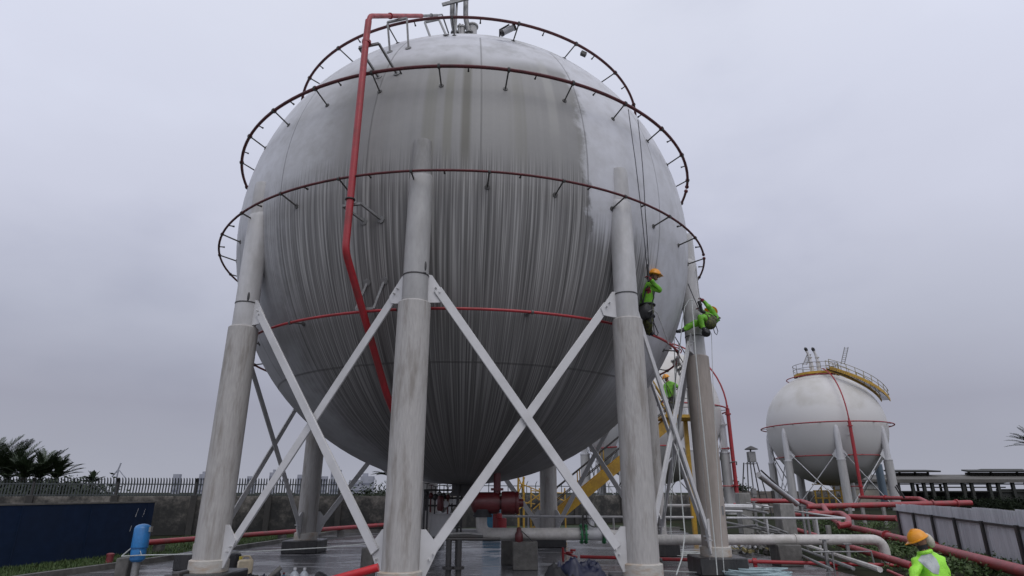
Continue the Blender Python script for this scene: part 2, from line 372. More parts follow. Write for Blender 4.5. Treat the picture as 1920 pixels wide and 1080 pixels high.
for i in range(9):
    a0, a1 = AZ[i], AZ[(i + 1) % 9]; P, Q = az(a0, RL, 0), az(a1, RL, 0); u = (Q - P).normalized(); nrm = V((u.y, -u.x, 0)); Lh = (Q - P).length
    z = lambda h: V((0, 0, h))
    for k, (S, d, off) in enumerate(((P, 1, .035), (Q, -1, -.035))):
        b = MB(); s0 = S + u * d * .42 + z(5.52); s1 = S + u * d * (Lh - .50) + z(.86)
        b.bar(s0 + nrm * off, s1 + nrm * off, .045, .168, up=(s1 - s0).cross(nrm)); br = b.obj('brace', M['brace'], tank, bevel=.008)
        br.data.name = 'brace'
    for lg, S, d in ((LG[i], P, 1), (LG[(i + 1) % 9], Q, -1)):
        for poly, (x, h) in ((((.2, 5.82), (.31, 5.80), (.58, 5.42), (.53, 5.28), (.44, 5.26), (.2, 5.24)), (.46, 5.46)), (((.3, 1.22), (.40, 1.22), (.63, .95), (.55, .76), (.40, .45), (.3, .45)), (.54, .84))):
            b = MB(); b.plate([S + u * d * x_ + z(h_) for x_, h_ in poly], nrm, .03)
            [b.cyl(S + u * d * (x + i_ * .07) + z(h + i_ * .09 * (-1 if h > 3 else 1)) - nrm * .085, S + u * d * (x + i_ * .07) + z(h + i_ * .09 * (-1 if h > 3 else 1)) + nrm * .085, .018, n=6) for i_ in (0, -1)]; b.obj('gusset_plate', M['brace'], lg)
def hoop(name, zr, r, rad, nb, a_0, gaps=(), drop=0.0, mt='ringred', stub=True, matb='bracket'):
    segs = 4; root = None
    n = 160; cuts = sorted(gaps)
    b = MB(); parts = []
    if not cuts: b.tube([az(360 * i / n, r, CC.z + zr) for i in range(n)], rad, 8, closed=True)
    else:
        for (s, e) in zip(cuts, cuts[1:] + [cuts[0] + 360]):
            s2, e2 = s + 1.2, e - 1.2; k = int((e2 - s2) / 2.5)
            b.tube([az(s2 + (e2 - s2) * i / k, r, CC.z + zr) for i in range(k + 1)], rad, 8)
            for q in (s2, e2): b.ell(az(q, r, CC.z + zr), rad * 1.6, 8, 5)
    h = b.obj(name, M[mt], tank)
    for i in range(nb):
        a = a_0 + 360 * i / nb; p = az(a, r, CC.z + zr); zf = zr - drop - .1 * zr / R; rf = sqrt(R * R - zf * zf) + .0; q = az(a, rf, CC.z + zf)
        b = MB(); b.tube([p, q], .018, 6); o = (q - CC).normalized(); b.flange(q, o, .055, .03, 8); b.flange(p, V((-(p - CC).y, (p - CC).x, 0)), rad * 1.55, .05, 8)
        b.obj('standoff_bracket', M[matb], h)
        if stub and 195 < a % 360 < 345:
            a += 360 / nb * .42; p = az(a, r, CC.z + zr); d = (CC + V((0, 0, zr * .5)) - p).normalized(); b = MB(); b.tube([p, p + d * .08, p + d * .14], [.015, .015, .024], 6)
            b.obj('spray_nozzle', M['dark'], h)
    return h
hoop('equator_ring', -.708, 6.878, .027, 28, 277.5, gaps=(-19.5, 160), drop=.12)
hoop('upper_ring', 1.916, 6.675, .039, 28, 281.0, gaps=(-10, 170), drop=.16)
hoop('top_ring', 4.45, 5.34, .037, 20, 286.5, drop=.05)
hoop('lower_ring', -3.27, 5.98, .03, 14, 287.0, mt='red', stub=False)
b = MB(); b.tube([az(360 * i / 48, 1.25, CC.z + 6.62) for i in range(48)], .035, 8, closed=True)
for i in range(8): b.tube([az(45 * i + 10, 1.25, CC.z + 6.62), az(45 * i + 10, 1.25, CC.z + 6.36)], .02, 6)
b.obj('crown_ring', M['dark'], tank)
# riser
RA = 254.4
def rp(r, z): return az(RA, r, CC.z + z)
b = MB(); b.tube(fillet([rp(6.83, 3.2), rp(6.86, 2.5), rp(6.88, -2.31), rp(4.8, -4.74), rp(3.6, -5.75)], .16, 5), .072, 14)
riser = b.obj('fire_riser', M['red'], tank)
b = MB(); b.tube(fillet([rp(6.84, 2.6), rp(6.80, 3.36), rp(4.22, 5.68)], .12, 5), .056, 12); b.flange(rp(5.9, 4.17), rp(4.2, 5.66) - rp(6.8, 3.36), .075, .05); b.flange(rp(6.83, 2.62), V((0, 0, 1)), .10, .06); b.obj('upper_pipe', M['red'], riser)
b = MB(); b.tube([rp(4.22, 5.68), rp(3.2, 6.62)], .036, 10); b.flange(rp(3.6, 6.25), rp(4.2, 5.66) - rp(6.8, 3.36), .055, .05); b.tube(fillet([rp(3.2, 6.62), at(829, 27, 15.6), at(841, 62, 16.6)], .06, 3), .026, 8); b.obj('crown_feed_pipe', M['steel'], riser)
b = MB(); b.flange(rp(6.88, -1.22), (0, 0, 1), .10, .02)
b.obj('pipe_clamp', M['dark'], riser)
tn = V((-sin(radians(RA)), cos(radians(RA)), 0))
for (pr, pz, fx, fy, hw) in ((6.72, 2.62, 727, 141, .24), (5.55, 4.35, 748, 94, .26), (3.55, 6.1, 822, 68, .22), (6.8, -1.30, 698, 413, .20), (5.98, -3.22, 704, 528, .20)):
    P = rp(pr, pz); Fo = hit(fx, fy); b = MB(); d = Fo - P
    b.bar(P - tn * hw - d.normalized() * .0, P + tn * hw, .05, .05)
    for s in (-1, 1): b.bar(P + tn * hw * s, Fo + tn * hw * s * .95 - (Fo - CC).normalized() * .02, .045, .045); b.flange(Fo + tn * hw * s * .95, Fo - CC, .08, .03, 8)
    b.obj('riser_bracket', M['steel'], riser)
# crown pipework
PZ = CC.z + R
def cr(x, y, Y=None): return at(x, y, Y or CC.y - .3)
vent = None
for i, (x0, x1) in enumerate(((848, 853), (873, 880))):
    b = MB(); p0 = cr(x1, 62); p1 = cr(x0, 34); p2 = cr(x0 + 1, -30)
    b.tube(fillet([V((p0.x, p0.y, PZ - .25)), p0, p1, p2], .2, 4), .09, 14); b.flange(p0, (0, 0, 1), .15, .05); b.flange(p1 + V((0, 0, .9)), (0, 0, 1), .12, .06)
    b.obj('vent_pipe', M['steel'], tank)
b = MB(); b.tube([V((cr(856, 0).x, CC.y - .5, PZ - .2)), cr(858, -20, CC.y - .5)], .04, 8); b.bar(cr(829, 9, CC.y - .6), cr(884, -5, CC.y - .6), .06, .12); b.obj('vent_support', M['steel'], tank)
b = MB()
for x, y, s in ((886, 50, .16), (867, 52, .10), (862, 50, .07)):
    p = cr(x, 62, CC.y - .2); q = cr(x, y, CC.y - .2); b.tube([V((p.x, p.y, PZ - .3)), q], s, 10); b.tube([q, q + V((0, 0, .12))], s * .5, 8); b.flange(q, (0, 0, 1), s * 1.3, .05)
b.obj('nozzle_valve', M['column'], tank)
P = az(285.8, 5.34, CC.z + 4.45)
b = MB(); p0, p1 = at(941, 62, P.y + .1), at(964, 51, P.y + .1); b.cyl(p0, p1, .075, n=12); fl = b.obj('floodlight', M['paint'], tank)
b = MB(); b.tube([at(937, 68, P.y + .1), at(937, 56, P.y + .1), at(955, 46, P.y + .02)], .022, 6); d = (p1 - p0).normalized(); b.flange(p0, d, .085, .06); b.flange(p1, d, .085, .05); b.obj('lamp_arm', M['dark'], fl)
b = MB(); q = at(1094, 101, 14.2); b.box(q, (.16, .12, .10), Matrix.Rotation(.5, 3, 'Y')); b.obj('ring_lamp', M['dark'], tank)
# bottom outlet
b = MB(); b.tube([V((CC.x, CC.y, CC.z - R + .15)), V((CC.x, CC.y, CC.z - R - .25))], [.30, .30], 18); b.flange(V((CC.x, CC.y, CC.z - R - .25)), (0, 0, 1), .36, .08); b.obj('outlet_nozzle', M['dark'], tank)

# small marks on the columns
for li, x, y, w_, h_ in ((0, 465, 562, .05, .22), (1, 797, 505, .05, .20), (1, 794, 518, .10, .04), (2, 1239, 1050, .06, .08)):
    c = hit(x, y); p = az(AZ[li], RL, 0); d = ray(x, y); t = (V((p.x, p.y)).dot(V((d.x, d.y)))) / V((d.x, d.y)).length_squared; q = d * t + V((0, 0, CAM_H)); r_ = .247 if q.z > Z_COL else .31
    toward = V((-p.x, -p.y, 0)).normalized(); side = V((toward.y, -toward.x, 0)); off = (V((q.x, q.y, 0)) - V((p.x, p.y, 0))).dot(side); q = V((p.x, p.y, q.z)) + side * off + toward * sqrt(max(.001, r_ * r_ - off * off))
    b = MB(); b.ell(q, (w_ / 2, .012, h_ / 2), 8, 6, Matrix.Rotation(atan2(side.y, side.x), 3, 'Z')); b.obj('rust_mark', M['dark'], LG[li])
p = az(AZ[3], RL, 0); q = at(1352, 957, p.y - .25); b = MB(); b.box(q, (.12, .03, .20), Matrix.Rotation(-.3, 3, 'Z')); b.obj('patch_plate', M['steel'], LG[3])
# ------------------------------------------------------------------ ground
def sheet(name, pts, z, m, t=0.0):
    b = MB()
    if t: b.plate([V((x, y, z - t / 2)) for x, y in pts], (0, 0, 1), t)
    else: b.quad(*[(x, y, z) for x, y in pts])
    return tag(b.obj(name, m, smooth=False), kind='structure')
gm = mat('ground_soil', (.020, .026, .013), .95, (.035, .03, .022), .8, .35, (1, 1, 1), .25, .4, bscale=3, spec=.05)
b = MB(); b.quad((-4000, -200, -.008), (4000, -200, -.008), (4000, 5000, -.008), (-4000, 5000, -.008)); tag(b.obj('ground', gm, smooth=False), kind='structure')
def wet_mat():
    m, nt, b = newmat('wet_concrete'); tc = N(nt, 'ShaderNodeTexCoord')
    mp = N(nt, 'ShaderNodeMapping'); mp.inputs['Scale'].default_value = (.35, 1.0, 1); L(nt, tc.outputs['Object'], mp.inputs[0])
    n = N(nt, 'ShaderNodeTexNoise'); n.inputs['Scale'].default_value = 1.1; n.inputs['Detail'].default_value = 8; n.inputs['Roughness'].default_value = .62; n.inputs['Distortion'].default_value = .6; L(nt, mp.outputs[0], n.inputs[0])
    pud = ramp(nt, [(.50, 1.0), (.58, 0.0)], n.outputs[0])
    c = mixc(nt, pud, (.165, .162, .165), (.125, .125, .132)); L(nt, c, b.inputs['Base Color'])
    n2 = N(nt, 'ShaderNodeTexNoise'); n2.inputs['Scale'].default_value = 9; n2.inputs['Detail'].default_value = 6; L(nt, mp.outputs[0], n2.inputs[0])
    r = mth(nt, 'MULTIPLY_ADD', n2.outputs[0], .22, .16); L(nt, mth(nt, 'ADD', mth(nt, 'MULTIPLY', mth(nt, 'SUBTRACT', 1.0, pud), r), .05), b.inputs['Roughness'])
    b.inputs['IOR'].default_value = 1.65
    bp = N(nt, 'ShaderNodeBump'); bp.inputs['Distance'].default_value = .05
    L(nt, mth(nt, 'MULTIPLY_ADD', mth(nt, 'SUBTRACT', 1.0, pud), .45, .40), bp.inputs['Strength']); L(nt, n2.outputs[0], bp.inputs['Height']); L(nt, bp.outputs[0], b.inputs['Normal'])
    return m
K = [atz(-60, 1094, .12), atz(55, 1077, .12), atz(222, 1055, .12), atz(344, 1038, .12), atz(551, 1008, .12), atz(635, 994, .12)]
K0 = K[0] + (K[0] - K[2]) * 3
RB = [V((8.6, 33.4, 0)), V((7.6, 24, 0)), V((7.9, 16, 0)), V((8.4, -4, 0))]
b = MB(); b._f([b.bm.verts.new(V((p.x, p.y, 0))) for p in [K0] + K + RB]); tag(b.obj('pavement', wet_mat(), smooth=False), kind='structure')
b = MB(); ps = [K0] + K + [V((8.6, 33.4, 0))]; 
for p, q in zip(ps, ps[1:]): b.bar(V((p.x, p.y, .06)), V((q.x, q.y, .06)), .16, .14, up=(0, 0, 1))
tag(b.obj('kerb', M['conc'], smooth=False), kind='structure')
# grass verge behind the kerb
gmt = mat('verge_grass', (.020, .036, .010), .95, (.03, .03, .016), .6, 1.5, (1, 1, 1), .3, .5, bscale=30)
b = MB(); ps = [K0] + K
for p, q in zip(ps, ps[1:]): b.quad((p.x - 5, p.y + 1.0, .03), (p.x, p.y, .03), (q.x, q.y, .03), (q.x - 5, q.y + 1.0, .03))
b.quad((-14, 34.2, .031), (-8.9, 33.2, .031), (9, 33.5, .031), (9, 38, .031))
tag(b.obj('grass_verge', gmt, smooth=False), kind='structure')
def tufts(name, pts, n, h, m, label, seed=1, w=.012, spread=1.0):
    random.seed(seed); b = MB()
    for _ in range(n):
        i = random.randrange(len(pts)); A, B, C_, D = pts[i]; s, t = random.random(), random.random()
        p = (A * (1 - s) + B * s) * (1 - t) + (D * (1 - s) + C_ * s) * t
        hh = h * random.uniform(.4, 1.2); a = random.random() * 6.28; d = V((cos(a), sin(a), 0)); e = V((-d.y, d.x, 0)) * w; k = d * hh * random.uniform(.1, .7)
        b.quad(p - e, p + e, p + k * .4 + e * .6 + V((0, 0, hh * .6)), p + k * .4 - e * .6 + V((0, 0, hh * .6))); b.quad(p + k * .4 - e * .6 + V((0, 0, hh * .6)), p + k * .4 + e * .6 + V((0, 0, hh * .6)), p + k + V((0, 0, hh)) + e * .1, p + k + V((0, 0, hh)) - e * .1)
    return tag(b.obj(name, m, smooth=False, recalc=False), label, 'grass', kind='stuff')
gl = mat('grass_blade', (.045, .085, .018), .7, (.08, .08, .03), .5, 3)
q4 = lambda a, b_, c, d: (V(a), V(b_), V(c), V(d))
strip = [q4((p.x - .15, p.y, .03), (q.x - .15, q.y, .03), (q.x - 1.9, q.y, .03), (p.x - 1.9, p.y, .03)) for p, q in zip(ps[1:], ps[2:])] + [q4((p.x - 1.9, p.y + .3, .03), (q.x - 1.9, q.y + .3, .03), (q.x - 4.9, q.y + .8, .03), (p.x - 4.9, p.y + .8, .03)) for p, q in zip(ps[2:], ps[3:])] * 2
tufts('grass', strip, 30000, .10, gl, 'short wet green grass between the kerb and the boundary wall', 3)
# ------------------------------------------------------------------ boundary wall and palisade fence
def wall_mat():
    m, nt, b = newmat('wall_concrete'); tc = N(nt, 'ShaderNodeTexCoord'); sp = N(nt, 'ShaderNodeSeparateXYZ'); L(nt, tc.outputs['Object'], sp.inputs[0])
    n = N(nt, 'ShaderNodeTexNoise'); n.inputs['Scale'].default_value = 1.3; n.inputs['Detail'].default_value = 8; n.inputs['Roughness'].default_value = .68; L(nt, tc.outputs['Object'], n.inputs[0])
    f = N(nt, 'ShaderNodeTexNoise'); f.inputs['Scale'].default_value = 7; f.inputs['Detail'].default_value = 6; f.inputs['Roughness'].default_value = .7; L(nt, tc.outputs['Object'], f.inputs[0])
    k = mth(nt, 'ADD', mth(nt, 'MULTIPLY', sp.outputs[2], .16), n.outputs[0]); k = mth(nt, 'ADD', k, mth(nt, 'MULTIPLY', mth(nt, 'SUBTRACT', f.outputs[0], .5), .35))
    c = ramp(nt, [(.42, (.018, .018, .017)), (.54, (.042, .040, .036)), (.64, (.10, .092, .08)), (.76, (.19, .175, .155))], k); L(nt, c, b.inputs['Base Color']); b.inputs['Roughness'].default_value = .85
    bp = N(nt, 'ShaderNodeBump'); bp.inputs['Strength'].default_value = .5; bp.inputs['Distance'].default_value = .03; L(nt, f.outputs[0], bp.inputs['Height']); L(nt, bp.outputs[0], b.inputs['Normal']); return m
wm = wall_mat()
WZ = 1.65
def wall(p, q, label, name='boundary_wall', z=WZ, step=3.2, group=None, mt=None):
    t = thing(name, label, 'wall', V((p.x, p.y, 0)), group); u = (q - p).normalized(); nn = V((u.y, -u.x, 0))
    b = MB(); b.bar(p + V((0, 0, z / 2)), q + V((0, 0, z / 2)), .18, z, up=(0, 0, 1)); b.obj('wall_slab', mt or wm, t, bevel=.01)
    k = int((q - p).length / step)
    for i in range(k + 1):
        c = p + u * (i * step) + nn * .04; b = MB(); b.box(c + V((0, 0, z / 2 + .02)), (.26, .3, z + .06), Matrix.Rotation(atan2(u.y, u.x), 3, 'Z')); b.obj('pilaster', M['pilaster'], t, bevel=.01)
    return t
Wa, Wb = V((at(-110, 930, 26.6).x, 26.6, 0)), V((at(735, 930, 31.8).x, 31.8, 0))
Wc = V((at(1300, 925, 46).x, 46, 0))
wall(Wa, Wb, 'stained dark concrete boundary wall left of the tank under the palisade fence')
wall(Wb + V((.1, .35, 0)), Wc, 'dark concrete boundary wall seen under and beyond the big tank', step=4.0)
pm = mat('palisade', (.075, .085, .085), .45, (.03, .035, .035), .6, 5, (1, 1, 1), .2, metal=.3)
def fence(p, q, label, z0=WZ, h=.80, pitch=.115, bay=3.2, name='palisade_fence'):
    t = thing(name, label, 'fence', V((p.x, p.y, z0)), 'steel palisade fences on the boundary wall'); u = (q - p).normalized(); nn = V((u.y, -u.x, 0)); Ln = (q - p).length; nb = int(Ln / bay)
    for j in range(nb):
        b = MB(); s = j * bay
        for zz in (.06, .52): b.bar(p + u * s + V((0, 0, z0 + zz)), p + u * (s + bay) + V((0, 0, z0 + zz)), .035, .045, up=(0, 0, 1))
        k = int(bay / pitch)
        for i in range(k):
            c = p + u * (s + (i + .5) * bay / k); pts = [V((0, 0, 0)), V((0, 0, .56)), V((0, 0, .68)) + nn * .04, V((0, 0, .77)) + nn * .12, V((0, 0, .80)) + nn * .2]
            w_ = [.030, .030, .027, .022, .006]
            vs = [[b.bm.verts.new(c + V((0, 0, z0)) + x + u * ww * sg + nn * dn) for sg, dn in ((-1, 0), (0, .012), (1, 0))] for x, ww in zip(pts, w_)]
            for A, B in zip(vs, vs[1:]): b._f([A[0], A[1], B[1], B[0]]); b._f([A[1], A[2], B[2], B[1]])
        b.obj('fence_panel', pm, t, smooth=False, recalc=False)
    for j in range(nb + 1):
        c = p + u * j * bay; b = MB(); b.bar(c + V((0, 0, z0)), c + V((0, 0, z0 + .62)), .07, .07); b.bar(c + V((0, 0, z0 + .62)), c + V((0, 0, z0 + .78)) + nn * .12, .06, .06); b.obj('post', M['dark'], t)
    return t
fence(Wa, Wb, 'grey steel palisade fence with curved tips on the wall left of the tank')
fence(Wb + V((.1, .35, 0)), Wc, 'steel palisade fence on the far wall behind the tank and yellow stairs', pitch=.62, bay=4.0)
# navy panel wall
bm_ = mat('navy_paint', (.009, .020, .050), .65, (.012, .020, .040), .6, .8, (1, 1, 1), .12, .15, spec=.15)
p0, p1 = V((-13.5, 12.0, 0)), V((at(278, 1000, 20.4).x, 20.4, 0)); u = (p1 - p0).normalized()
t = thing('screen_wall', 'dark navy painted panel wall with pale capping at the left', 'wall', p0)
b = MB(); b.bar(p0 + V((0, 0, .76)), p1 + V((0, 0, .76)), .10, 1.50, up=(0, 0, 1)); b.obj('panel', bm_, t)
b = MB(); b.bar(p0 + V((0, 0, 1.53)), p1 + V((0, 0, 1.53)) + u * .05, .13, .04, up=(0, 0, 1)); b.obj('capping', M['conc'], t)
b = MB(); 
for k in range(5):
    c = p1 - u * (.25 + k * 2.0) + V((u.y, -u.x, 0)) * .06; b.bar(c + V((0, 0, .05)), c + V((0, 0, 1.5)), .02, .02)
b.obj('panel_joint', bm_, t)
nrm = V((u.y, -u.x, 0))
b = MB(); random.seed(4)
for (s0, z0, s1, z1) in ((.62, 1.35, .80, .62), (.34, 1.33, .40, 1.1), (.36, .9, .52, .55)):
    n_ = 9
    pts = [p1 - u * (s0 + (s1 - s0) * i / n_ + random.uniform(-.015, .015)) + V((0, 0, z0 + (z1 - z0) * i / n_)) + nrm * .054 for i in range(n_ + 1)]
    for a_, c_ in zip(pts, pts[1:]):
        if random.random() < .7: b.bar(a_, c_, random.uniform(.008, .02), .004, up=nrm)
b.obj('paint_drips', M['paint'], t)
# red pipe along the wall
b = MB(); pts = [at(-80, 1052, 15.5), at(283, 1016, 20.2), at(358, 1009, 21.8), at(530, 996, 27), at(640, 987, 30), at(719, 984, 31)]
pts = [V((p.x, p.y, .42)) for p in pts]
pts = [atz(272, 1018, .34), atz(300, 1015.5, .34), atz(400, 1008, .34), atz(530, 998, .34), atz(640, 990, .34), atz(730, 983, .34), atz(760, 982, .34)]
b.tube(pts, .085, 12); o = b.obj('fire_main', M['redwet']); tag(o, 'red fire main pipe running along the grass in front of the left wall', 'pipe')
for p in pts[1:-1]:
    b = MB(); b.box(V((p.x, p.y, .12)), (.25, .25, .26)); b.obj('pipe_saddle', M['conc'], o)
# far things -------------------------------------------------------
fb = mat('far_building', (.30, .31, .35), .9, (.24, .25, .29), .6, .02, (1, 1, 1), .1)  # haze put into the base colour: pale grey-lilac for the far skyline
def tower(x0, x1, ytop, Y, label, roof=None, group='pale high-rise blocks on the far skyline left of the tank', name='high_rise'):
    a, c = at(x0, 920, Y), at(x1, 920, Y); h = at((x0 + x1) / 2, ytop, Y).z; wd = abs(c.x - a.x); m_ = (a + c) / 2
    t = thing(name, label, 'building', (m_.x, m_.y, 0), group)
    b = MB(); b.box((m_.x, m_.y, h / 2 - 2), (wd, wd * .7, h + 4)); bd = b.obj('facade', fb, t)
    b = MB()
    for k in range(max(2, int(h / 9))):
        z = 4 + k * 9.0
        if z < h - 4: b.box((m_.x, m_.y - wd * .35 - .1, z), (wd * .86, .3, 3.0))
    b.obj('window_band', M['farwin'], bd)
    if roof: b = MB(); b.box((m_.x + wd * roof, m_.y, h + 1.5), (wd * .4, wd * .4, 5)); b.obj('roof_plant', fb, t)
M['farwin'] = mat('far_window', (.17, .18, .22), .6)
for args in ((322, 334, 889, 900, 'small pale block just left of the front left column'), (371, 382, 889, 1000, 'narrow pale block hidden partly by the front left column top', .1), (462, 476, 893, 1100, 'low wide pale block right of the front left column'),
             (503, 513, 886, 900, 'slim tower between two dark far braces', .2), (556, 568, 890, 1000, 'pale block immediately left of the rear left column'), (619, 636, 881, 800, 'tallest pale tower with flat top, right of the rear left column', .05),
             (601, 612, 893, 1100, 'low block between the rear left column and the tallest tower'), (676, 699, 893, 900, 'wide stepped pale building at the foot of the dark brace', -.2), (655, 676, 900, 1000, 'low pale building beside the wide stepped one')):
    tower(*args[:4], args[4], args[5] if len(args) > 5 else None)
def crane(x0, y0, x1, y1, Y, label):
    t = thing('tower_crane', label, 'crane', at(x0, 925, Y), 'cranes on the skyline'); b = MB()
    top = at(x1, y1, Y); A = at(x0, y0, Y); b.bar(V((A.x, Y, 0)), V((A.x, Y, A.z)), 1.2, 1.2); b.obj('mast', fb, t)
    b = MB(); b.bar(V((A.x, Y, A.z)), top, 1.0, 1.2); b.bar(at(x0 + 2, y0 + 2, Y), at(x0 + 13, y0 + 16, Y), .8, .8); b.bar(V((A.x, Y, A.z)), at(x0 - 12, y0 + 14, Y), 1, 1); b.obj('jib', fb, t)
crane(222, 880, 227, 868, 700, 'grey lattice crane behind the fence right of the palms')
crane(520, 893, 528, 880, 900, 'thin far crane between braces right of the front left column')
# palms ------------------------------------------------------------
pl = mat('palm_leaf', (.020, .036, .012), .6, (.035, .045, .018), .5, 3)
pt = mat('palm_trunk', (.05, .04, .03), .9, (.02, .02, .015), .6, 6, bump=.4)
def palm(base, h, fr, n, label, seed, group='dark palms behind the palisade fence', up=.9):
    random.seed(seed); t = thing('palm_tree', label, 'palm', base, group); top = base + V((0, 0, h))
    b = MB(); b.tube([base, base + V((.1, 0, h * .5)), top], [.16, .13, .1], 8); b.obj('trunk', pt, t)
    b = MB()
    for i in range(int(n * 1.5)):
        a = i * 2.399 + random.uniform(-.3, .3); el = random.uniform(.35, 1.52) * up; d = V((cos(a), sin(a), 0)); ln = fr * random.uniform(.75, 1.1); p = top.copy(); el0 = el; pts = []
        for k in range(12):
            pts.append(p.copy()); p = p + (d * cos(el) + V((0, 0, sin(el)))) * ln / 11; el -= random.uniform(.01, .09)
        b.tube(pts, [.022 * (1 - k / 13) for k in range(12)], 5)
        for k in range(1, 12):
            q = pts[k]; dd = (pts[k] - pts[k - 1]).normalized(); s = dd.cross(V((0, 0, 1))).normalized(); up_ = s.cross(dd)
            for m_ in range(4):
                for sg in (-1, 1):
                    qq = q - dd * ln / 11 * m_ / 4; L_ = fr * .26 * sin(pi * min(1, (k - m_ / 3 + 1.5) / 13)) * random.uniform(.75, 1.15); dr = (s * sg * .6 + dd * .9 + up_ * random.uniform(.0, .35)).normalized(); L_ *= .95; tip = qq + dr * L_ - V((0, 0, L_ * .08)); wv = dd * .022
                    mid = qq + dr * L_ * .5; b.quad(qq - wv * .5, qq + wv * .5, mid + wv, mid - wv); b.quad(mid - wv, mid + wv, tip + wv * .1, tip - wv * .1)
    b.obj('crown', pl, t, smooth=False, recalc=False)
for (x, ty, Y, fr, n, lb, sd) in ((14, 868, 31, 1.9600000000000002, 18, 'tallest dark palm at the left edge behind the fence', 1), (75, 880, 30.5, 1.624, 18, 'bushy dark palm, second from the left edge', 2), (-25, 872, 30.5, 2.2, 26, 'dark palm cut by the left edge of the view', 5),
                               (104, 892, 30.8, 1.1760000000000002, 14, 'smaller dark palm right of the bushy one, leaning fronds', 3), (44, 890, 29.5, 1.344, 16, 'low dark palm in front of the tall ones', 8), (172, 903, 31.5, .6, 14, 'smallest dark palm barely topping the fence tips', 4)):
    p = at(x, 897 if x < 130 else 905, Y); palm(V((p.x, Y, 0)), p.z, fr * 1.05, n, lb, sd, up=1.0)
p = at(730, 893, 36); palm(V((p.x, 36, 0)), p.z, 1.1, 16, 'small palm showing left of the centre column below the tank', 9)
p = at(1945, 838, 50); palm(V((p.x, 50, 0)), p.z, 2.0, 22, 'dark tree with spiky foliage cut by the right edge', 12, group=None)
# bushy vegetation behind fence
bl = mat('bush_leaf', (.022, .036, .016), .7, (.04, .045, .02), .5, 3)
def leafmass(name, label, cat, boxes, n, size, m, seed, kind=None, group=None):
    random.seed(seed); b = MB()
    for _ in range(n):
        c, r = random.choice(boxes); d = V((random.gauss(0, .45), random.gauss(0, .45), random.gauss(0, .45))); p = V(c) + V((d.x * r[0], d.y * r[1], d.z * r[2]))
        if p.z < .05: p.z = random.uniform(.05, .3)
        s = size * random.uniform(.5, 1.3); e1 = V((random.uniform(-1, 1), random.uniform(-1, 1), random.uniform(-.6, 1))).normalized() * s; e2 = e1.cross(V((random.uniform(-1, 1), random.uniform(-1, 1), random.uniform(-1, 1)))).normalized() * s * .4
        b.quad(p - e1, p - e2, p + e1, p + e2)
    return tag(b.obj(name, m, smooth=False, recalc=False), label, cat, group, kind)
leafmass('scrub', 'dark low scrub growing beyond the boundary wall', 'scrub', [((at(x, 920, 29.5).x, 29.5, 1.75), (1.6, .8, .62)) for x in range(-40, 165, 25)] + [((at(x, 920, 38).x, 38, 1.3), (1.6, 1.2, .9)) for x in range(690, 760, 20)], 11000, .11, bl, 6, kind='stuff')
leafmass('hedge', 'dark hedge and weeds growing before the open shed on the right', 'hedge', [((at(x, 930, Y_).x, Y_, .45), (3.2, 2.0, .80)) for x, Y_ in [(xx, 72 + (xx * 7 % 5)) for xx in range(1700, 2000, 18)]], 9000, .16, mat('hedge_leaf', (.010, .016, .008), .9, (.018, .022, .010), .5, 1.0, spec=.1), 16, kind='stuff')
# ------------------------------------------------------------------ the two tanks beyond
def far_shell(name, tint):
    m, nt, b = newmat(name); tc = N(nt, 'ShaderNodeTexCoord'); s = N(nt, 'ShaderNodeSeparateXYZ'); L(nt, tc.outputs['Object'], s.inputs[0])
    a = N(nt, 'ShaderNodeTexNoise'); a.inputs['Scale'].default_value = .5; a.inputs['Detail'].default_value = 6; L(nt, tc.outputs['Object'], a.inputs[0])
    def rm(v, p, q):
        n = N(nt, 'ShaderNodeMapRange', interpolation_type='SMOOTHSTEP'); L(nt, v, n.inputs[0]); n.inputs[1].default_value = p; n.inputs[2].default_value = q; return n.outputs[0]
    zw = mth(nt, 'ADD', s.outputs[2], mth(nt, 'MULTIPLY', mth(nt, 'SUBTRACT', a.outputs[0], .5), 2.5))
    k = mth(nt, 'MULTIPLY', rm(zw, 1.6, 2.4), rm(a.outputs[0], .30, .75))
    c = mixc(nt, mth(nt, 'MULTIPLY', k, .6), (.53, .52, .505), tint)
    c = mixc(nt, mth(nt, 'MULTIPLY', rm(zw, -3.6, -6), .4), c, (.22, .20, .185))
    L(nt, c, b.inputs['Base Color']); b.inputs['Roughness'].default_value = .5; return m
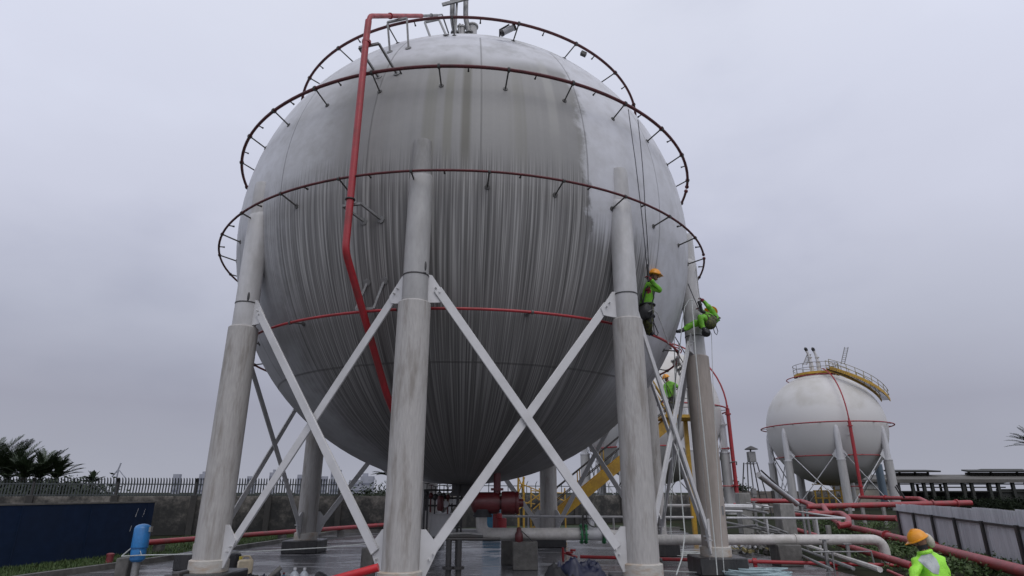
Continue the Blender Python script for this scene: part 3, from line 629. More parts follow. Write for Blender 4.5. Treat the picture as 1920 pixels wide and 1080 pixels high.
def gas_tank(c, label, legs, fz, tint, top=True, riser_az=0.0, va=0.0):
    Rr = 6.5; t = thing('storage_tank', label, 'storage tank', (c.x, c.y, 0)); A = lambda a, r, z: V((c.x + r * cos(radians(a)), c.y + r * sin(radians(a)), c.z + z))
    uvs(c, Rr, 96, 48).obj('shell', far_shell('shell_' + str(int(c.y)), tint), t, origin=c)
    zc = 5.2 - c.z; out = []
    for a in legs:
        b = MB(); p = A(a, 6.42, 0); o = V((cos(radians(a)), sin(radians(a)), 0))
        b.tube([A(a, 6.42, zc), A(a, 6.42, -1.2), A(a, 6.36, -.5), A(a, 6.26, .0)], [.33, .33, .28, .15], 18); lg = b.obj('leg', M['paint'], t)
        b = MB(); b.tube([A(a, 6.42, -c.z), A(a, 6.42, zc)], [.45, .43], 18); b.obj('concrete_jacket', M['farjack'], lg)
        b = MB(); b.tube([A(a, 6.42, zc - .06), A(a, 6.42, zc + .06)], [.47, .46], 18); b.obj('collar', M['paint'], lg)
        out.append(lg)
    n = len(legs)
    for i in range(n):
        P, Q = A(legs[i], 6.42, -c.z), A(legs[(i + 1) % n], 6.42, -c.z); u = (Q - P).normalized(); nn = V((u.y, -u.x, 0)); Lh = (Q - P).length
        for d, S, of in ((1, P, .05), (-1, Q, -.05)):
            b = MB(); b.tube([S + u * d * .4 + V((0, 0, 5.9)) + nn * of, S + u * d * (Lh - .5) + V((0, 0, .5)) + nn * of], .055, 8); b.obj('brace_rod', M['paint'], t)
            b = MB(); b.plate([S + V((0, 0, 5.2)) + u * d * .3, S + V((0, 0, 6.4)) + u * d * .3, S + V((0, 0, 5.7)) + u * d * .85], nn, .05); b.obj('gusset_plate', M['paint'], out[i] if d == 1 else out[(i + 1) % n])
    def ring(name, z, r, rad, mt, nb=14, fz_=0):
        b = MB(); b.tube([A(360 * i / 96, r, z) for i in range(96)], rad, 8, closed=True); h = b.obj(name, M[mt], t)
        for i in range(nb):
            a = 360 * i / nb + 8; p = A(a, r, z); q = c + (p - c).normalized() * (Rr - .02); b = MB(); b.tube([p, q], .035, 6); b.obj('standoff_bracket', M['steel'], h)
        return h
    ring('equator_ring', fz, Rr + .62, .07, 'ringfar', 14)
    ring('lower_ring', -3.35, 5.85, .055, 'red', 12)
    # meridian pipe and riser
    ra = riser_az; rr = Rr + .62
    if riser_az is not None:
        pts = [A(ra, rr * cos(radians(e)), rr * sin(radians(e)) + (fz if e < 5 else fz * (1 - e / 90))) for e in range(0, 74, 6)]
        b = MB(); b.tube(pts[::-1], .075, 8); h = b.obj('meridian_pipe', M['ringfar'], t)
        b = MB(); b.tube([A(ra, rr, fz + .3), A(ra, rr, fz)], .1, 8); b.tube([A(ra, rr, fz), A(ra, rr, -c.z + 1.4)], .17, 12); b.flange(A(ra, rr, fz - .5), (0, 0, 1), .26, .12); b.flange(A(ra, rr, -c.z + 2.4), (0, 0, 1), .26, .12); b.obj('fire_riser', M['red'], t)
        for z in (-1.3, -3.4, -6.6):
            b = MB(); q = A(ra, sqrt(max(0, Rr * Rr - z * z)), z) if z > -4 else A(ra - 6, 6.0, z); b.tube([A(ra, rr, z), q], .05, 6); b.flange(A(ra, rr - .3, z), q - A(ra, rr, z), .12, .1); b.obj('riser_arm', M['red'] if z < -2 else M['paint'], t)
    if top:
        pr = 2.55; pz = 6.15 + .35
        b = MB(); b.lathe([(pr, pz - .26), (pr, pz + .02), (.5, pz + .02), (.5, pz - .02), (pr - .1, pz - .02), (pr - .1, pz - .26)], c, n=40, caps=False); pf = b.obj('platform', M['yellow'], t)
        for i in range(12):
            a = i * 30 + 5; b = MB(); b.tube([A(a, pr - .2, pz - .1), A(a, pr - .2, sqrt(Rr * Rr - (pr - .2) ** 2) - .05)], .06, 6); b.obj('platform_leg', M['paint'], pf)
        for i in range(16):
            a = i * 22.5 + 9; b = MB(); b.tube([A(a, pr, pz), A(a, pr, pz + 1.1)], .03, 6); b.obj('rail_post', M['steel'], pf)
        for h_ in (.55, 1.1):
            b = MB(); b.tube([A(360 * i / 48, pr, pz + h_) for i in range(48)], .032, 6, closed=True); b.obj('handrail', M['steel'], pf)
        b = MB(); b.tube([A(360 * i / 48, 3.45, 5.95) for i in range(48)], .06, 6, closed=True); b.obj('crown_ring', M['ringfar'], t)
        for dx in (-.45, .45):
            q = c + V((dx, 0, Rr)); b = MB(); b.tube([q + V((0, 0, -.2)), q + V((0, 0, 1.0)), q + V((-.05, 0, 1.9)), q + V((-.15, 0, 2.5)), q + V((-.3, 0, 3.0))], [.2, .24, .17, .15, .15], 12)
            for z_ in (.9, 1.5, 2.1): b.flange(q + V((-.02, 0, z_)), (0, 0, 1), .27, .08)
            vp = b.obj('relief_vent', M['paint'], t); b = MB(); b.tube([q + V((-.28, 0, 2.95)), q + V((-.36, 0, 3.2)), q + V((-.5, 0, 3.25))], [.19, .2, .17], 12); b.obj('vent_cap', M['rubber'], vp)
    return t, A
M['farjack'] = mat('far_jacket', (.40, .395, .385), .7, (.25, .25, .24), .6, 1.2, VST, .08)
M['ringfar'] = mat('ring_far', (.30, .025, .03), .45, (.12, .02, .02), .6, 2)
C3 = V((37.36, 73.62, 7.22 + CAM_H)); C2 = V((13.23, 58.76, 7.13 + CAM_H))
v3 = math.degrees(atan2(C3.y, C3.x)) + 180; v2 = math.degrees(atan2(C2.y, C2.x)) + 180
t3, A3 = gas_tank(C3, 'white spherical gas tank standing alone at the right with yellow platform on top', [v3 + 9.5 + 51.43 * i for i in range(7)], .1, (.36, .34, .29), True, v3 + 20)
t2, A2 = gas_tank(C2, 'middle spherical gas tank mostly hidden behind the big tank and its right columns', [v2 + 28.6 + 51.43 * i for i in range(7)], .1, (.36, .33, .25), True, v2 + 76)
# spiral stair of tank 3
def spiral(t, A, a0, a1, e0, e1, n=34, Rr=6.5):
    st = MB(); pin, pout = [], []
    P0 = [];
    for i in range(n + 1):
        s = i / n; a = a0 + (a1 - a0) * s; z = e0 + (e1 - e0) * s; ri = sqrt(max(.01, (Rr + .25) ** 2 - z * z)) if z < 6.6 else .6; ri = max(ri, 2.4)
        pin.append(A(a, ri, z + .45)); pout.append(A(a, ri + .85, z + .45))
    b = MB()
    for p, q in ((pin, 0), (pout, 1)):
        for x, y in zip(p, p[1:]): b.bar(x, y, .08, .34, up=(0, 0, 1))
        if not q: b.obj('stair_stringer', M['yellow'], t); b = MB()
    so_ = b.obj('stair_stringer', M['yellow'], t)
    for i in range(n):
        c1 = (pin[i] + pin[i + 1]) / 2; c2 = (pout[i] + pout[i + 1]) / 2; b = MB(); b.bar(c1, c2, .22, .05, up=(0, 0, 1)); b.obj('tread', M['dark'], so_)
    for p in (pin, pout):
        for h_ in (.55, 1.05):
            b = MB(); b.tube([x + V((0, 0, h_)) for x in p], .032, 6); b.obj('handrail', M['railyel'], so_)
        for i in range(0, n + 1, 4): b = MB(); b.tube([p[i], p[i] + V((0, 0, 1.05))], .032, 6); b.obj('rail_post', M['railyel'], so_)
spiral(t3, A3, v3 + 24, v3 + 86, 6.12, 2.4)
for (x0, y0, x1, y1, Y, nm) in ((1509, 684, 1517, 664, 73.6, 'left'), (1580, 683, 1587, 651, 73.6, 'right')):
    b = MB(); p, q = at(x0, y0, Y), at(x1, y1, Y); s = V((.22, 0, 0)); b.tube([p - s, q - s], .05, 6); b.tube([p + s, q + s], .05, 6)
    for i in range(9): z = p + (q - p) * ((i + .5) / 9); b.tube([z - s, z + s], .03, 5)
    b.obj('lamp_mast', M['steel'], t3)
# yellow manifold under tank 3
b = MB(); random.seed(3)
for i in range(6):
    p = C3 + V((-2.6 + i * .75, -.5, -C3.z)); b.tube([p, p + V((0, 0, random.uniform(1.8, 2.9)))], .09, 6)
for z_ in (1.2, 2.0, 2.7): b.tube([C3 + V((-2.8, -.5, z_ - C3.z)), C3 + V((1.6, -.5, z_ - C3.z))], .07, 6)
tag(b.obj('valve_manifold', M['yellow']), 'yellow valve pipework under the alone standing right tank', 'pipework')
# ------------------------------------------------------------------ yellow stair tower between the tanks
YS = 24.5
st = thing('stair_tower', 'yellow steel stair with landing rising to the right behind the tank columns', 'stairs', atz(1298, 1005, 0))
a_, b__ = at(1020, 988, YS), at(1262, 787, YS); dirn = (b__ - a_).normalized(); a_ = a_ - dirn * .6
for dy in (0, .95):
    b = MB(); b.bar(a_ + V((0, dy, 0)), b__ + V((0, dy, 0)), .05, .40, up=(dirn.cross(V((0, 1, 0))))); b.obj('stair_stringer', M['yellow'], st)
n = 26; tl = (b__ - a_).length
for i in range(n):
    p = a_ + (b__ - a_) * ((i + .5) / n); b = MB(); b.bar(p + V((0, .03, 0)), p + V((0, .92, 0)), .24, .035, up=(0, 0, 1)); b.obj('tread', M['yellow'], st)
for dy in (0, .95):
    for h_ in (.55, 1.0):
        for k, e in enumerate((-.025,)):
            b = MB(); b.tube([a_ + V((0, dy, h_)), b__ + V((0, dy, h_))], .022, 6); b.obj('handrail', M['dark'], st)
    for i in range(7):
        p = a_ + (b__ - a_) * (i / 6.0) + V((0, dy, 0)); b = MB(); b.tube([p, p + V((0, 0, 1.0))], .024, 6); b.obj('rail_post', M['yellow'], st)
l0, l1 = at(1240, 781, YS), at(1316, 781, YS); zl = l0.z
b = MB(); b.box(((l0.x + l1.x) / 2, YS + .5, zl), (l1.x - l0.x, 1.4, .12)); ld = b.obj('landing', M['yellow'], st)
for xx in (1299,):
    for dy in (-.15, 1.15):
        p = at(xx, 781, YS); b = MB(); b.box((p.x, YS + dy, zl / 2), (.16, .16, zl)); b.obj('tower_column', M['yellow'], st)
for h_ in (.35, .7, 1.05):
    b = MB(); b.tube([V((l0.x, YS - .18, zl + h_)), V((l1.x, YS - .18, zl + h_)), V((l1.x, YS + 1.15, zl + h_))], .022, 6); b.obj('handrail', M['steel'], ld)
for s in (.33, .66, 1):
    x = l0.x + (l1.x - l0.x) * s; b = MB(); b.tube([V((x, YS - .18, zl)), V((x, YS - .18, zl + 1.05))], .025, 6); b.obj('rail_post', M['steel'], ld)
# second flight, pale, up and left to the belly of the big tank
c0, c1 = V((l0.x + .3, YS + .9, zl)), at(1215, 700, YS + .9)
c0, c1 = at(1262, 778, YS + 1.0), at(1222, 712, YS + 1.0)
for dy in (0, .6):
    b = MB(); b.bar(c0 + V((0, dy, 0)), c1 + V((0, dy, 0)), .04, .22, up=(0, 1, 0)); b.obj('stair_stringer', M['yellow'], st)
    b = MB(); b.tube([c0 + V((0, dy, .9)), c1 + V((0, dy, .9))], .022, 6); b.obj('handrail', M['steel'], st)
c2, c3 = at(1312, 742, YS + 1.2), at(1268, 668, YS + 1.2)
for dy in (0, .8):
    b = MB(); b.bar(c2 + V((0, dy, 0)), c3 + V((0, dy, 0)), .05, .20, up=(0, 1, 0)); b.obj('stair_stringer', M['brace'], st)
    b = MB(); b.tube([c2 + V((0, dy, .9)), c3 + V((0, dy, .9))], .022, 6); b.obj('handrail', M['dark'], st)
for i in range(9):
    p = c2 + (c3 - c2) * ((i + .5) / 9); b = MB(); b.bar(p, p + V((0, .8, 0)), .2, .03, up=(0, 0, 1)); b.obj('tread', M['steel'], st)
# scaffold
sc_ = thing('pipe_scaffold', 'yellow pipe scaffold frame seen under the tank left of a rear column', 'scaffold', atz(1005, 975, 0))
YF = 29.0; random.seed(5)
xs = [972, 982, 996, 1012, 1026, 1042, 1060]
for k, x in enumerate(xs):
    p = at(x, 962, YF + (k % 2) * .8); q = at(x + 1, 893 if k < 2 else 915, YF); b = MB(); b.tube([V((p.x, p.y, 0)), V((p.x, p.y, q.z))], .05 if k < 2 else .035, 6); b.obj('upright', M['yellow'], sc_)
for i, (x0, y0, x1, y1) in enumerate(((972, 905, 1060, 940), (972, 940, 1060, 955), (972, 955, 1030, 915), (996, 920, 1060, 925), (1000, 955, 1045, 915), (996, 925, 1040, 962), (1026, 962, 1060, 920), (972, 925, 984, 895), (972, 895, 984, 925), (972, 950, 984, 925), (972, 925, 984, 950))):
    b = MB(); b.tube([at(x0, y0, YF + .1 * i % .6), at(x1, y1, YF + .1 * i % .6)], .028, 6); b.obj('scaffold_tube', M['yellow'], sc_)
# ------------------------------------------------------------------ product pipe, supports, valves
YP = 16.6
pz = at(1000, 1001, YP).z
b = MB(); b.tube(fillet([at(903, 958, YP), V((at(903, 958, YP).x, YP, pz)), V((at(1088, 1001, YP).x, YP, pz))], .55, 8), .145, 18)
pp = b.obj('product_pipe', M['pipe']); tag(pp, 'thick white pipe with a swept elbow running right under the tank to green flanges', 'pipe')
b = MB(); b.cyl(V((at(1088, 1005, YP).x, YP, pz)), V((at(1128, 1001, YP).x, YP, pz)), .15, n=18); b.tube([V((at(1108, 1001, YP).x, YP, pz)), V((at(1108, 1001, YP).x, YP, pz + .42))], [.11, .09], 12); vb = b.obj('valve_body', M['paint'], pp)
for x in (1090, 1098, 1132):
    b = MB(); c = V((at(x, 1001, YP).x, YP, pz)); b.flange(c, (1, 0, 0), .24, .045, 20)
    for i in range(10): a = i * pi / 5; b.flange(c + V((0, cos(a), sin(a))) * .205, (1, 0, 0), .02, .10, 6)
    b.obj('flange', M['green'], pp)
b = MB(); c = V((at(1112, 975, YP).x, YP - .12, at(1112, 972, YP).z)); nn = V((.35, -1, .2)).normalized(); e1, e2, _ = frame(nn); b.tube([c + e1 * .2 * cos(i * pi / 10) + e2 * .2 * sin(i * pi / 10) for i in range(20)], .016, 6, closed=True)
for i in range(3): a = i * 2.1; b.tube([c, c + e1 * .2 * cos(a) + e2 * .2 * sin(a)], .012, 5)
b.tube([c, V((at(1108, 1001, YP).x, YP, pz + .42))], .02, 6); b.obj('hand_wheel', M['dark'], vb)
b = MB(); p = at(1094, 1003, YP - .2); b.tube([p, V((p.x, p.y, at(1093, 965, YP).z))], .03, 6); b.tube([V((p.x, p.y, p.z + .35)), V((p.x + .1, p.y - .1, p.z + .4))], .02, 5); b.obj('gauge_stem', M['dark'], pp)
# continuing to the right, low pipe with turn-down
YQ = 17.3; qz = at(1450, 1012, YQ).z
b = MB(); e = at(1655, 1012, YQ).x; b.tube(fillet([V((at(1234, 1005, YQ).x, YQ, qz)), V((e, YQ, qz)), V((e, YQ, .0))], .42, 8), .13, 18)
b.flange(V((at(1490, 1005, YQ).x, YQ, qz)), (1, 0, 0), .15, .03)
q_ = b.obj('product_pipe', M['pipe']); tag(q_, 'long white pipe at the right ending in a rounded elbow turned down to the ground', 'pipe')
b = MB(); b.cyl(V((at(1130, 1005, YP).x, YP, pz)), V((at(1236, 1005, YQ).x, YQ, qz)), .125, n=16); b.obj('pipe_run', M['pipe'], pp)
def block(x0, x1, y0, Y, label, mt='conc', depth=.6, y1=None):
    p0, p1 = at(x0, y0, Y), at(x1, y0, Y); b = MB(); b.box(((p0.x + p1.x) / 2, Y, p0.z / 2), (p1.x - p0.x, depth, p0.z)); return tag(b.obj('pipe_support', M[mt], bevel=.02), label, 'support')
block(961, 1007, 1014, YP - .05, 'dark wet concrete block holding the white pipe right of its elbow')
block(940, 966, 1012, YP + 1.1, 'narrow dark concrete block half hidden behind the first pipe block')
block(1450, 1493, 1020, YQ, 'dark concrete block under the long right pipe beside the rope coil')
block(1455, 1481, 944, 21.5, 'tall pale concrete post crossed by the white handrail', 'conc2')
block(1381, 1402, 924, 30, 'concrete pedestal at the foot of the tall red riser', 'conc2')
# deluge vessel
YD = 15.9
dv = thing('deluge_vessel', 'dark red horizontal vessel hanging below the tank bottom above the white elbow', 'vessel', at(925, 943, YD))
p0, p1 = at(884, 943, YD), at(926, 943, YD)
b = MB(); b.lathe([(.02, -.02), (.12, 0), (.2, .04), (.25, .1), (.255, .2), (.255, .62), (.23, .68), (.23, .7)], p0, (1, 0, 0), 24); b.obj('drum', M['deep'], dv)
b = MB(); b.lathe([(.16, 0), (.16, .2)], p0 + V((.68, 0, 0)), (1, 0, 0), 18); b.lathe([(.27, .2), (.275, .25), (.275, .5), (.25, .55), (.27, .56), (.27, .62), (.10, .63), (.09, .74)], p0 + V((.55, 0, 0)), (1, 0, 0), 24)
for i in range(12): a = i * pi / 6; b.flange(p0 + V((1.14, .235 * cos(a), .235 * sin(a))), (1, 0, 0), .022, .08, 6)
b.obj('end_housing', M['deep'], dv)
c = at(932, 943, YD); b = MB(); b.tube([c + V((0, 0, .2)), c + V((0, 0, .9))], .09, 12); b.flange(c + V((0, 0, .32)), (0, 0, 1), .16, .06); b.flange(c + V((0, 0, .75)), (0, 0, 1), .15, .05); b.obj('inlet_pipe', M['deep'], dv)
c = at(905, 955, YD); b = MB(); b.cyl(c + V((0, 0, -.18)), c + V((0, 0, .02)), .21, n=18); b.flange(c + V((0, 0, -.02)), (0, 0, 1), .24, .05); b.flange(c + V((0, 0, -.15)), (0, 0, 1), .24, .05); b.obj('outlet_flange', M['rubber'], dv)
c = at(933, 962, YP + .9); b = MB(); b.tube([V((c.x, c.y, c.z)), V((c.x, c.y, .8))], .13, 14); b.lathe([(.13, 0), (.15, -.02), (.15, -.4), (.1, -.45)], V((c.x + .1, c.y - .1, c.z - .12)), n=14); b.obj('drain_leg', M['red'], dv)
# instrument rack left
IR = thing('instrument_rack', 'cluttered rack of small valves and gauges under the tank beside the centre column', 'valve rack', atz(825, 1020, 0))
YI = 18.6
b = MB(); p = at(818, 962, YI); q = at(836, 1006, YI); b.box(((p.x + q.x) / 2, YI, (p.z + q.z) / 2), (abs(q.x - p.x) + .3, .5, p.z - q.z)); b.obj('panel_box', M['column'], IR, bevel=.02)
random.seed(11)
for i, x in enumerate((800, 808, 816, 824, 832, 840, 848)):
    b = MB(); c = at(x, 926 + 3 * (i % 3), YI - .4); r_ = random.uniform(.05, .085); b.ell(c, (r_, r_, r_ * 1.2), 8, 6); b.tube([c + V((0, 0, .05)), c + V((0, 0, .28))], .014, 5); b.flange(c + V((0, 0, .28)), (0, 0, 1), .08, .02, 10); b.tube([c, c - V((0, 0, .45))], .025, 6)
    b.obj('small_valve', (M['dark'], M['deep'], M['dark'], M['steel'])[i % 4], IR)
for y in (919, 934, 948, 1010): b = MB(); b.tube([at(795, y, YI - .4), at(868 if y < 1000 else 890, y, YI - .4)], .03, 6); b.obj('header_pipe', M['dark'], IR)
for x in (797, 803, 858, 866): b = MB(); c = at(x, 918, YI - .4); b.bar(V((c.x, c.y, 0)), c, .05, .05); b.obj('rack_post', M['dark'], IR)
for x, y, r_ in ((822, 940, .07), (835, 945, .09), (846, 940, .06)): b = MB(); b.flange(at(x, y, YI - .55), (0, 1, 0), r_, .05, 16); b.obj('gauge', M['paint'], IR)
b = MB(); c = at(826, 940, YI - .6); b.lathe([(.07, -.25), (.09, -.2), (.09, .1), (.06, .15)], c, n=12); b.obj('red_bottle', M['deep'], IR)
b = MB(); c0 = at(860, 905, 17); b.tube([V((c0.x, 17, 0)), V((c0.x, 17, 2.2))], .03, 6); b.flange(V((c0.x, 17, .95)), (0, 0, 1), .08, .03); tag(b.obj('drain_pipe', M['dark']), 'slim dark vertical pipe left of the white elbow under the tank', 'pipe')
# low dark pipe stand
SD = thing('pipe_stand', 'dark low stand with two flanged legs in the puddle right of the centre column', 'pipe stand', atz(850, 1075, 0))
YT = 14.6
for x in (842, 861):
    c = at(x, 1012, YT); b = MB(); b.tube([V((c.x, YT, .0)), V((c.x, YT, c.z))], .065, 10); b.flange(V((c.x, YT, .24)), (0, 0, 1), .13, .05); b.obj('leg', M['dark'], SD)
for y, x1 in ((1011, 938), (1006, 905)): b = MB(); b.tube([at(830, y, YT), at(x1, y, YT + .4)], .035, 8); b.obj('crossbar', M['dark'], SD)
b = MB(); b.tube(fillet([at(834, 1002, YT), at(873, 1000, YT + .3), at(905, 1003, YT + .6)], .1), .03, 8); b.obj('loop_pipe', M['steel'], SD)
b = MB(); p = at(862, 994, 19.5); b.tube([at(805, 999, 19.5), at(905, 999, 19.5)], .11, 12); tag(b.obj('bypass_pipe', M['column']), 'dim grey pipe behind the low stand under the tank', 'pipe')
b = MB(); p = at(922, 975, 26); b.box((p.x, 26, .7), (.7, .5, 1.4)); bx_ = b.obj('cabinet', M['cyan'], bevel=.02); tag(bx_, 'small blue cabinet behind the white elbow beyond the puddle', 'cabinet')
b = MB(); b.box((p.x, 25.74, .75), (.6, .02, 1.1)); b.obj('door', M['cyan'], bx_)
# hose valve on white pipe
HV = at(973, 1003, YP - .25); b = MB(); b.lathe([(.07, -.22), (.10, -.18), (.10, .02), (.06, .08), (.06, .16), (.03, .18)], HV, n=12); hv = b.obj('clamp_valve', M['deep']); tag(hv, 'small dark red valve clamped on the white pipe above its block', 'valve')
b = MB(); b.tube([HV + V((0, 0, .15)), HV + V((.35, -.05, -.15))], .014, 5); b.obj('lever', M['dark'], hv)
# thin red ground line
b = MB(); g0, g1 = V((at(1088, 1005, 17.4).x, 17.5, .13)), V((at(1706, 1005, 15.6).x, 15.7, .13)); g0 = atz(1088, 1044, .13); g1 = atz(1712, 1061, .13); b.tube([g0, g1], .045, 10)
gl_ = b.obj('ground_pipe', M['red']); tag(gl_, 'thin red pipe lying low across the wet floor at the right', 'pipe')
for x, y in ((1300, 1050), (1412, 1052), (1560, 1056)):
    c = atz(x, y, .13); k_ = (c.x - g0.x) / (g1.x - g0.x); c = g0 + (g1 - g0) * k_; b = MB(); b.flange(c, g1 - g0, .085, .1); b.bar(c, V((c.x, c.y, 0)), .08, .08); b.obj('clamp', M['red'], gl_)
b = MB(); c = atz(1056, 1052, .0); b.tube([c, c + V((0, 0, .35))], .035, 8); b.tube([c + V((0, 0, .22)), c + V((.4, 0, .10))], .03, 8); b.flange(c + V((.18, 0, .22)), (0, 0, 1), .1, .05); b.flange(c + V((.28, 0, .28)), (0, 0, 1), .08, .05); tag(b.obj('hydrant_valve', M['red']), 'small red valve at the left end of the thin red floor pipe', 'valve')
# white handrails behind
def rail(pts, r, m, name, label, cat='railing', posts=(), group=None):
    b = MB(); b.tube(pts, r, 8); o = b.obj(name, m); tag(o, label, cat, group)
    for p in posts: b = MB(); b.tube([p, V((p.x, p.y, 0))], r * .9, 6); b.obj('post', m, o)
    return o
rail([at(940, 968, 20.5), at(1300, 970, 20.5)], .035, M['column'], 'guard_rail', 'thin pale rail behind the right column at knee height under the tank', posts=[at(x, 969, 20.5) for x in (990, 1150, 1230)])
rail(fillet([at(1362, 971, 20), at(1586, 972, 20), at(1476, 957, 24.5)], .1, 3), .035, M['paint'], 'guard_rail', 'pale rail folding to a sharp corner beside the red bypass loop', posts=[at(x, 971, 20) for x in (1437, 1530)])
rail([at(1245, 948, 26), at(1330, 948, 26)], .06, M['column'], 'cross_pipe', 'pale horizontal pipe between the two right columns', 'pipe')
rail([at(1350, 950, 27), at(1440, 952, 27)], .12, M['paint'], 'cross_pipe', 'thick white pipe behind the junk, right of the rust stained column', 'pipe')
rail([at(1350, 958, 26), at(1392, 959, 26)], .05, M['paint'], 'cross_pipe', 'thin white pipe just below the thick white one', 'pipe')
rail(fillet([at(1400, 943, 24), at(1460, 953, 22), at(1580, 972, 20)], .1, 2), .022, M['column'], 'guard_rail', 'thin grey rail sloping down right above the junk')
rail([at(1524, 1035, 15.5), at(1633, 1034, 15.5), at(1639, 1056, 15.5)], .018, M['steel'], 'hook_rail', 'slim bent rail in front of the long right pipe', 'rail', [at(1560, 1035, 15.5)])
# ------------------------------------------------------------------ right side: red mains, fence, shed, small things
def redpipe(pts, r, label, m='redwet', fil=.25, name='fire_main', flg=()):
    b = MB(); b.tube(fillet(pts, fil, 5), r, 12)
    for f in flg:
        a, c, s = pts[f[0]], pts[f[0] + 1], f[1]; b.flange(a + (c - a) * s, c - a, r * 1.45, .08)
    return tag(b.obj(name, M[m]), label, 'pipe')
Z = lambda x, y, z: atz(x, y, z)
redpipe([at(1408, 939, 46), at(1504, 940, 45), at(1530, 950, 38)], .16, 'red pipe at horizon level left of the right tank columns ending in a down bend')
big = [Z(1514, 952, .55), Z(1560, 972, .42), Z(1576, 984, .3), Z(1640, 999, .3), Z(1706, 1015, .3), Z(1920, 1072, .3), Z(2050, 1108, .3)]
redpipe(big, .13, 'thick wet red main sweeping down to the lower right corner before the corrugated fence', flg=((3, .4), (4, .3)))
redpipe([at(1514, 950, 36), at(1640, 947, 36), at(1821, 943, 36)], .15, 'long faded red pipe running right above the corrugated fence', flg=((1, .6), (1, .85)))
redpipe([at(1543, 948, 34), at(1553, 963, 31), at(1578, 963, 29), at(1590, 972, 26), at(1591, 984, 25), at(1572, 986, 25)], .12, 'red bypass loop hooking over the corner of the pale rail', fil=.4)
redpipe([at(1480, 964, 30), at(1560, 963, 30)], .13, 'short red pipe left of the bypass loop behind the pale rail')
redpipe([at(1592, 969, 29), at(1640, 971, 28), at(1682, 972, 27)], .12, 'red pipe segment running behind the left end of the corrugated fence')
redpipe([at(1612, 932, 62), at(1724, 935, 48), at(1740, 943, 40)], .15, 'bright red pipe from the riser foot of the right tank to the long red pipe', 'red', flg=((0, .5),))
redpipe([Z(1483, 990, .35), Z(1520, 1001, .3), Z(1580, 1022, .3), Z(1652, 1043, .3), Z(1712, 1062, .3)], .085, 'red pipe slanting down under the long white pipe toward the worker', 'red')
redpipe([Z(1665, 1070, .2), Z(1700, 1085, .2)], .03, 'thin red pipe stub at the bottom edge left of the worker', 'red')
redpipe([at(1376, 946, 40), at(1400, 947, 40)], .1, 'short red pipe behind the concrete pedestal', 'red')
for (x, y, Y, hh) in ((1571, 962, 33, 0), (1617, 952, 35, 0), (1656, 951, 35.5, 0), (1593, 952, 34, 0), (1527, 975, 28, 0), (1552, 985, 26, 0)):
    p = at(x, y, Y); b = MB(); b.bar(V((p.x, Y, 0)), p, .14, .14); tag(b.obj('pipe_post', M['conc2']), {1571: 'pale post under the long red pipe nearest the bypass loop', 1617: 'pale post under the long red pipe, left of the fence', 1656: 'pale post under the long red pipe, closest to the corrugated fence', 1593: 'dim post under the long red pipe behind the others', 1527: 'short pale post between rail and white pipe', 1552: 'short pale post behind the elbow of the sloping red pipes'}[x], 'post', 'posts under the red mains')
for (x, y, Y, lb) in ((1545, 1012, 16.2, 'grey steel post before the long pipe, left one'), (1588, 1020, 16.6, 'grey post in front of the long pipe near the middle'), (1413, 940, 23, 'thin grey stanchion in the junk beside the rusty column'), (1430, 950, 23, 'grey stanchion in the middle of the junk heap'), (1503, 948, 22, 'dark slanted stanchion right of the tall pale post'), (1512, 955, 23, 'grey upright behind the pale rail near the inclined duct')):
    p = at(x, y, Y); b = MB(); b.bar(V((p.x, Y, 0)), p, .07, .07); b.box(V((p.x, Y, p.z)), (.2, .1, .02)); tag(b.obj('stanchion', M['steel']), lb, 'post')
# parallel small pipes slanting in the trench
for k, (x0, y0, x1, y1, r_, m_, lb) in enumerate(((1500, 1019, 1650, 1068, .06, 'pipe', 'white pipe slanting through the trench under the long pipe'), (1487, 1024, 1600, 1066, .04, 'steel', 'grey pipe slanting left of the white trench pipe'), (1478, 1030, 1560, 1068, .035, 'steel', 'thin grey pipe lowest in the trench'), (1560, 1012, 1700, 1052, .03, 'dark', 'dark conduit along the sloping red pipe'))):
    rail([Z(x0, y0, .25), Z(x1, y1, .25)], r_, M[m_], 'trench_pipe', lb, 'pipe')
for k, (x0, y0, x1, y1) in enumerate(((1340, 975, 1470, 1002), (1392, 966, 1478, 1000), (1410, 985, 1460, 996), (1400, 955, 1440, 962), (1360, 990, 1420, 985))):
    rail([at(x0, y0, 22 - k * .3), at(x1, y1, 20 - k * .3)], .035, M['steel'], 'scrap_tube', ('grey tube lying left to right across the junk heap', 'grey tube sloping down to the tall pale post', 'short pale tube on the junk heap', 'short tube high on the heap behind', 'short tube at the foot of the rusty column')[k], 'scrap')
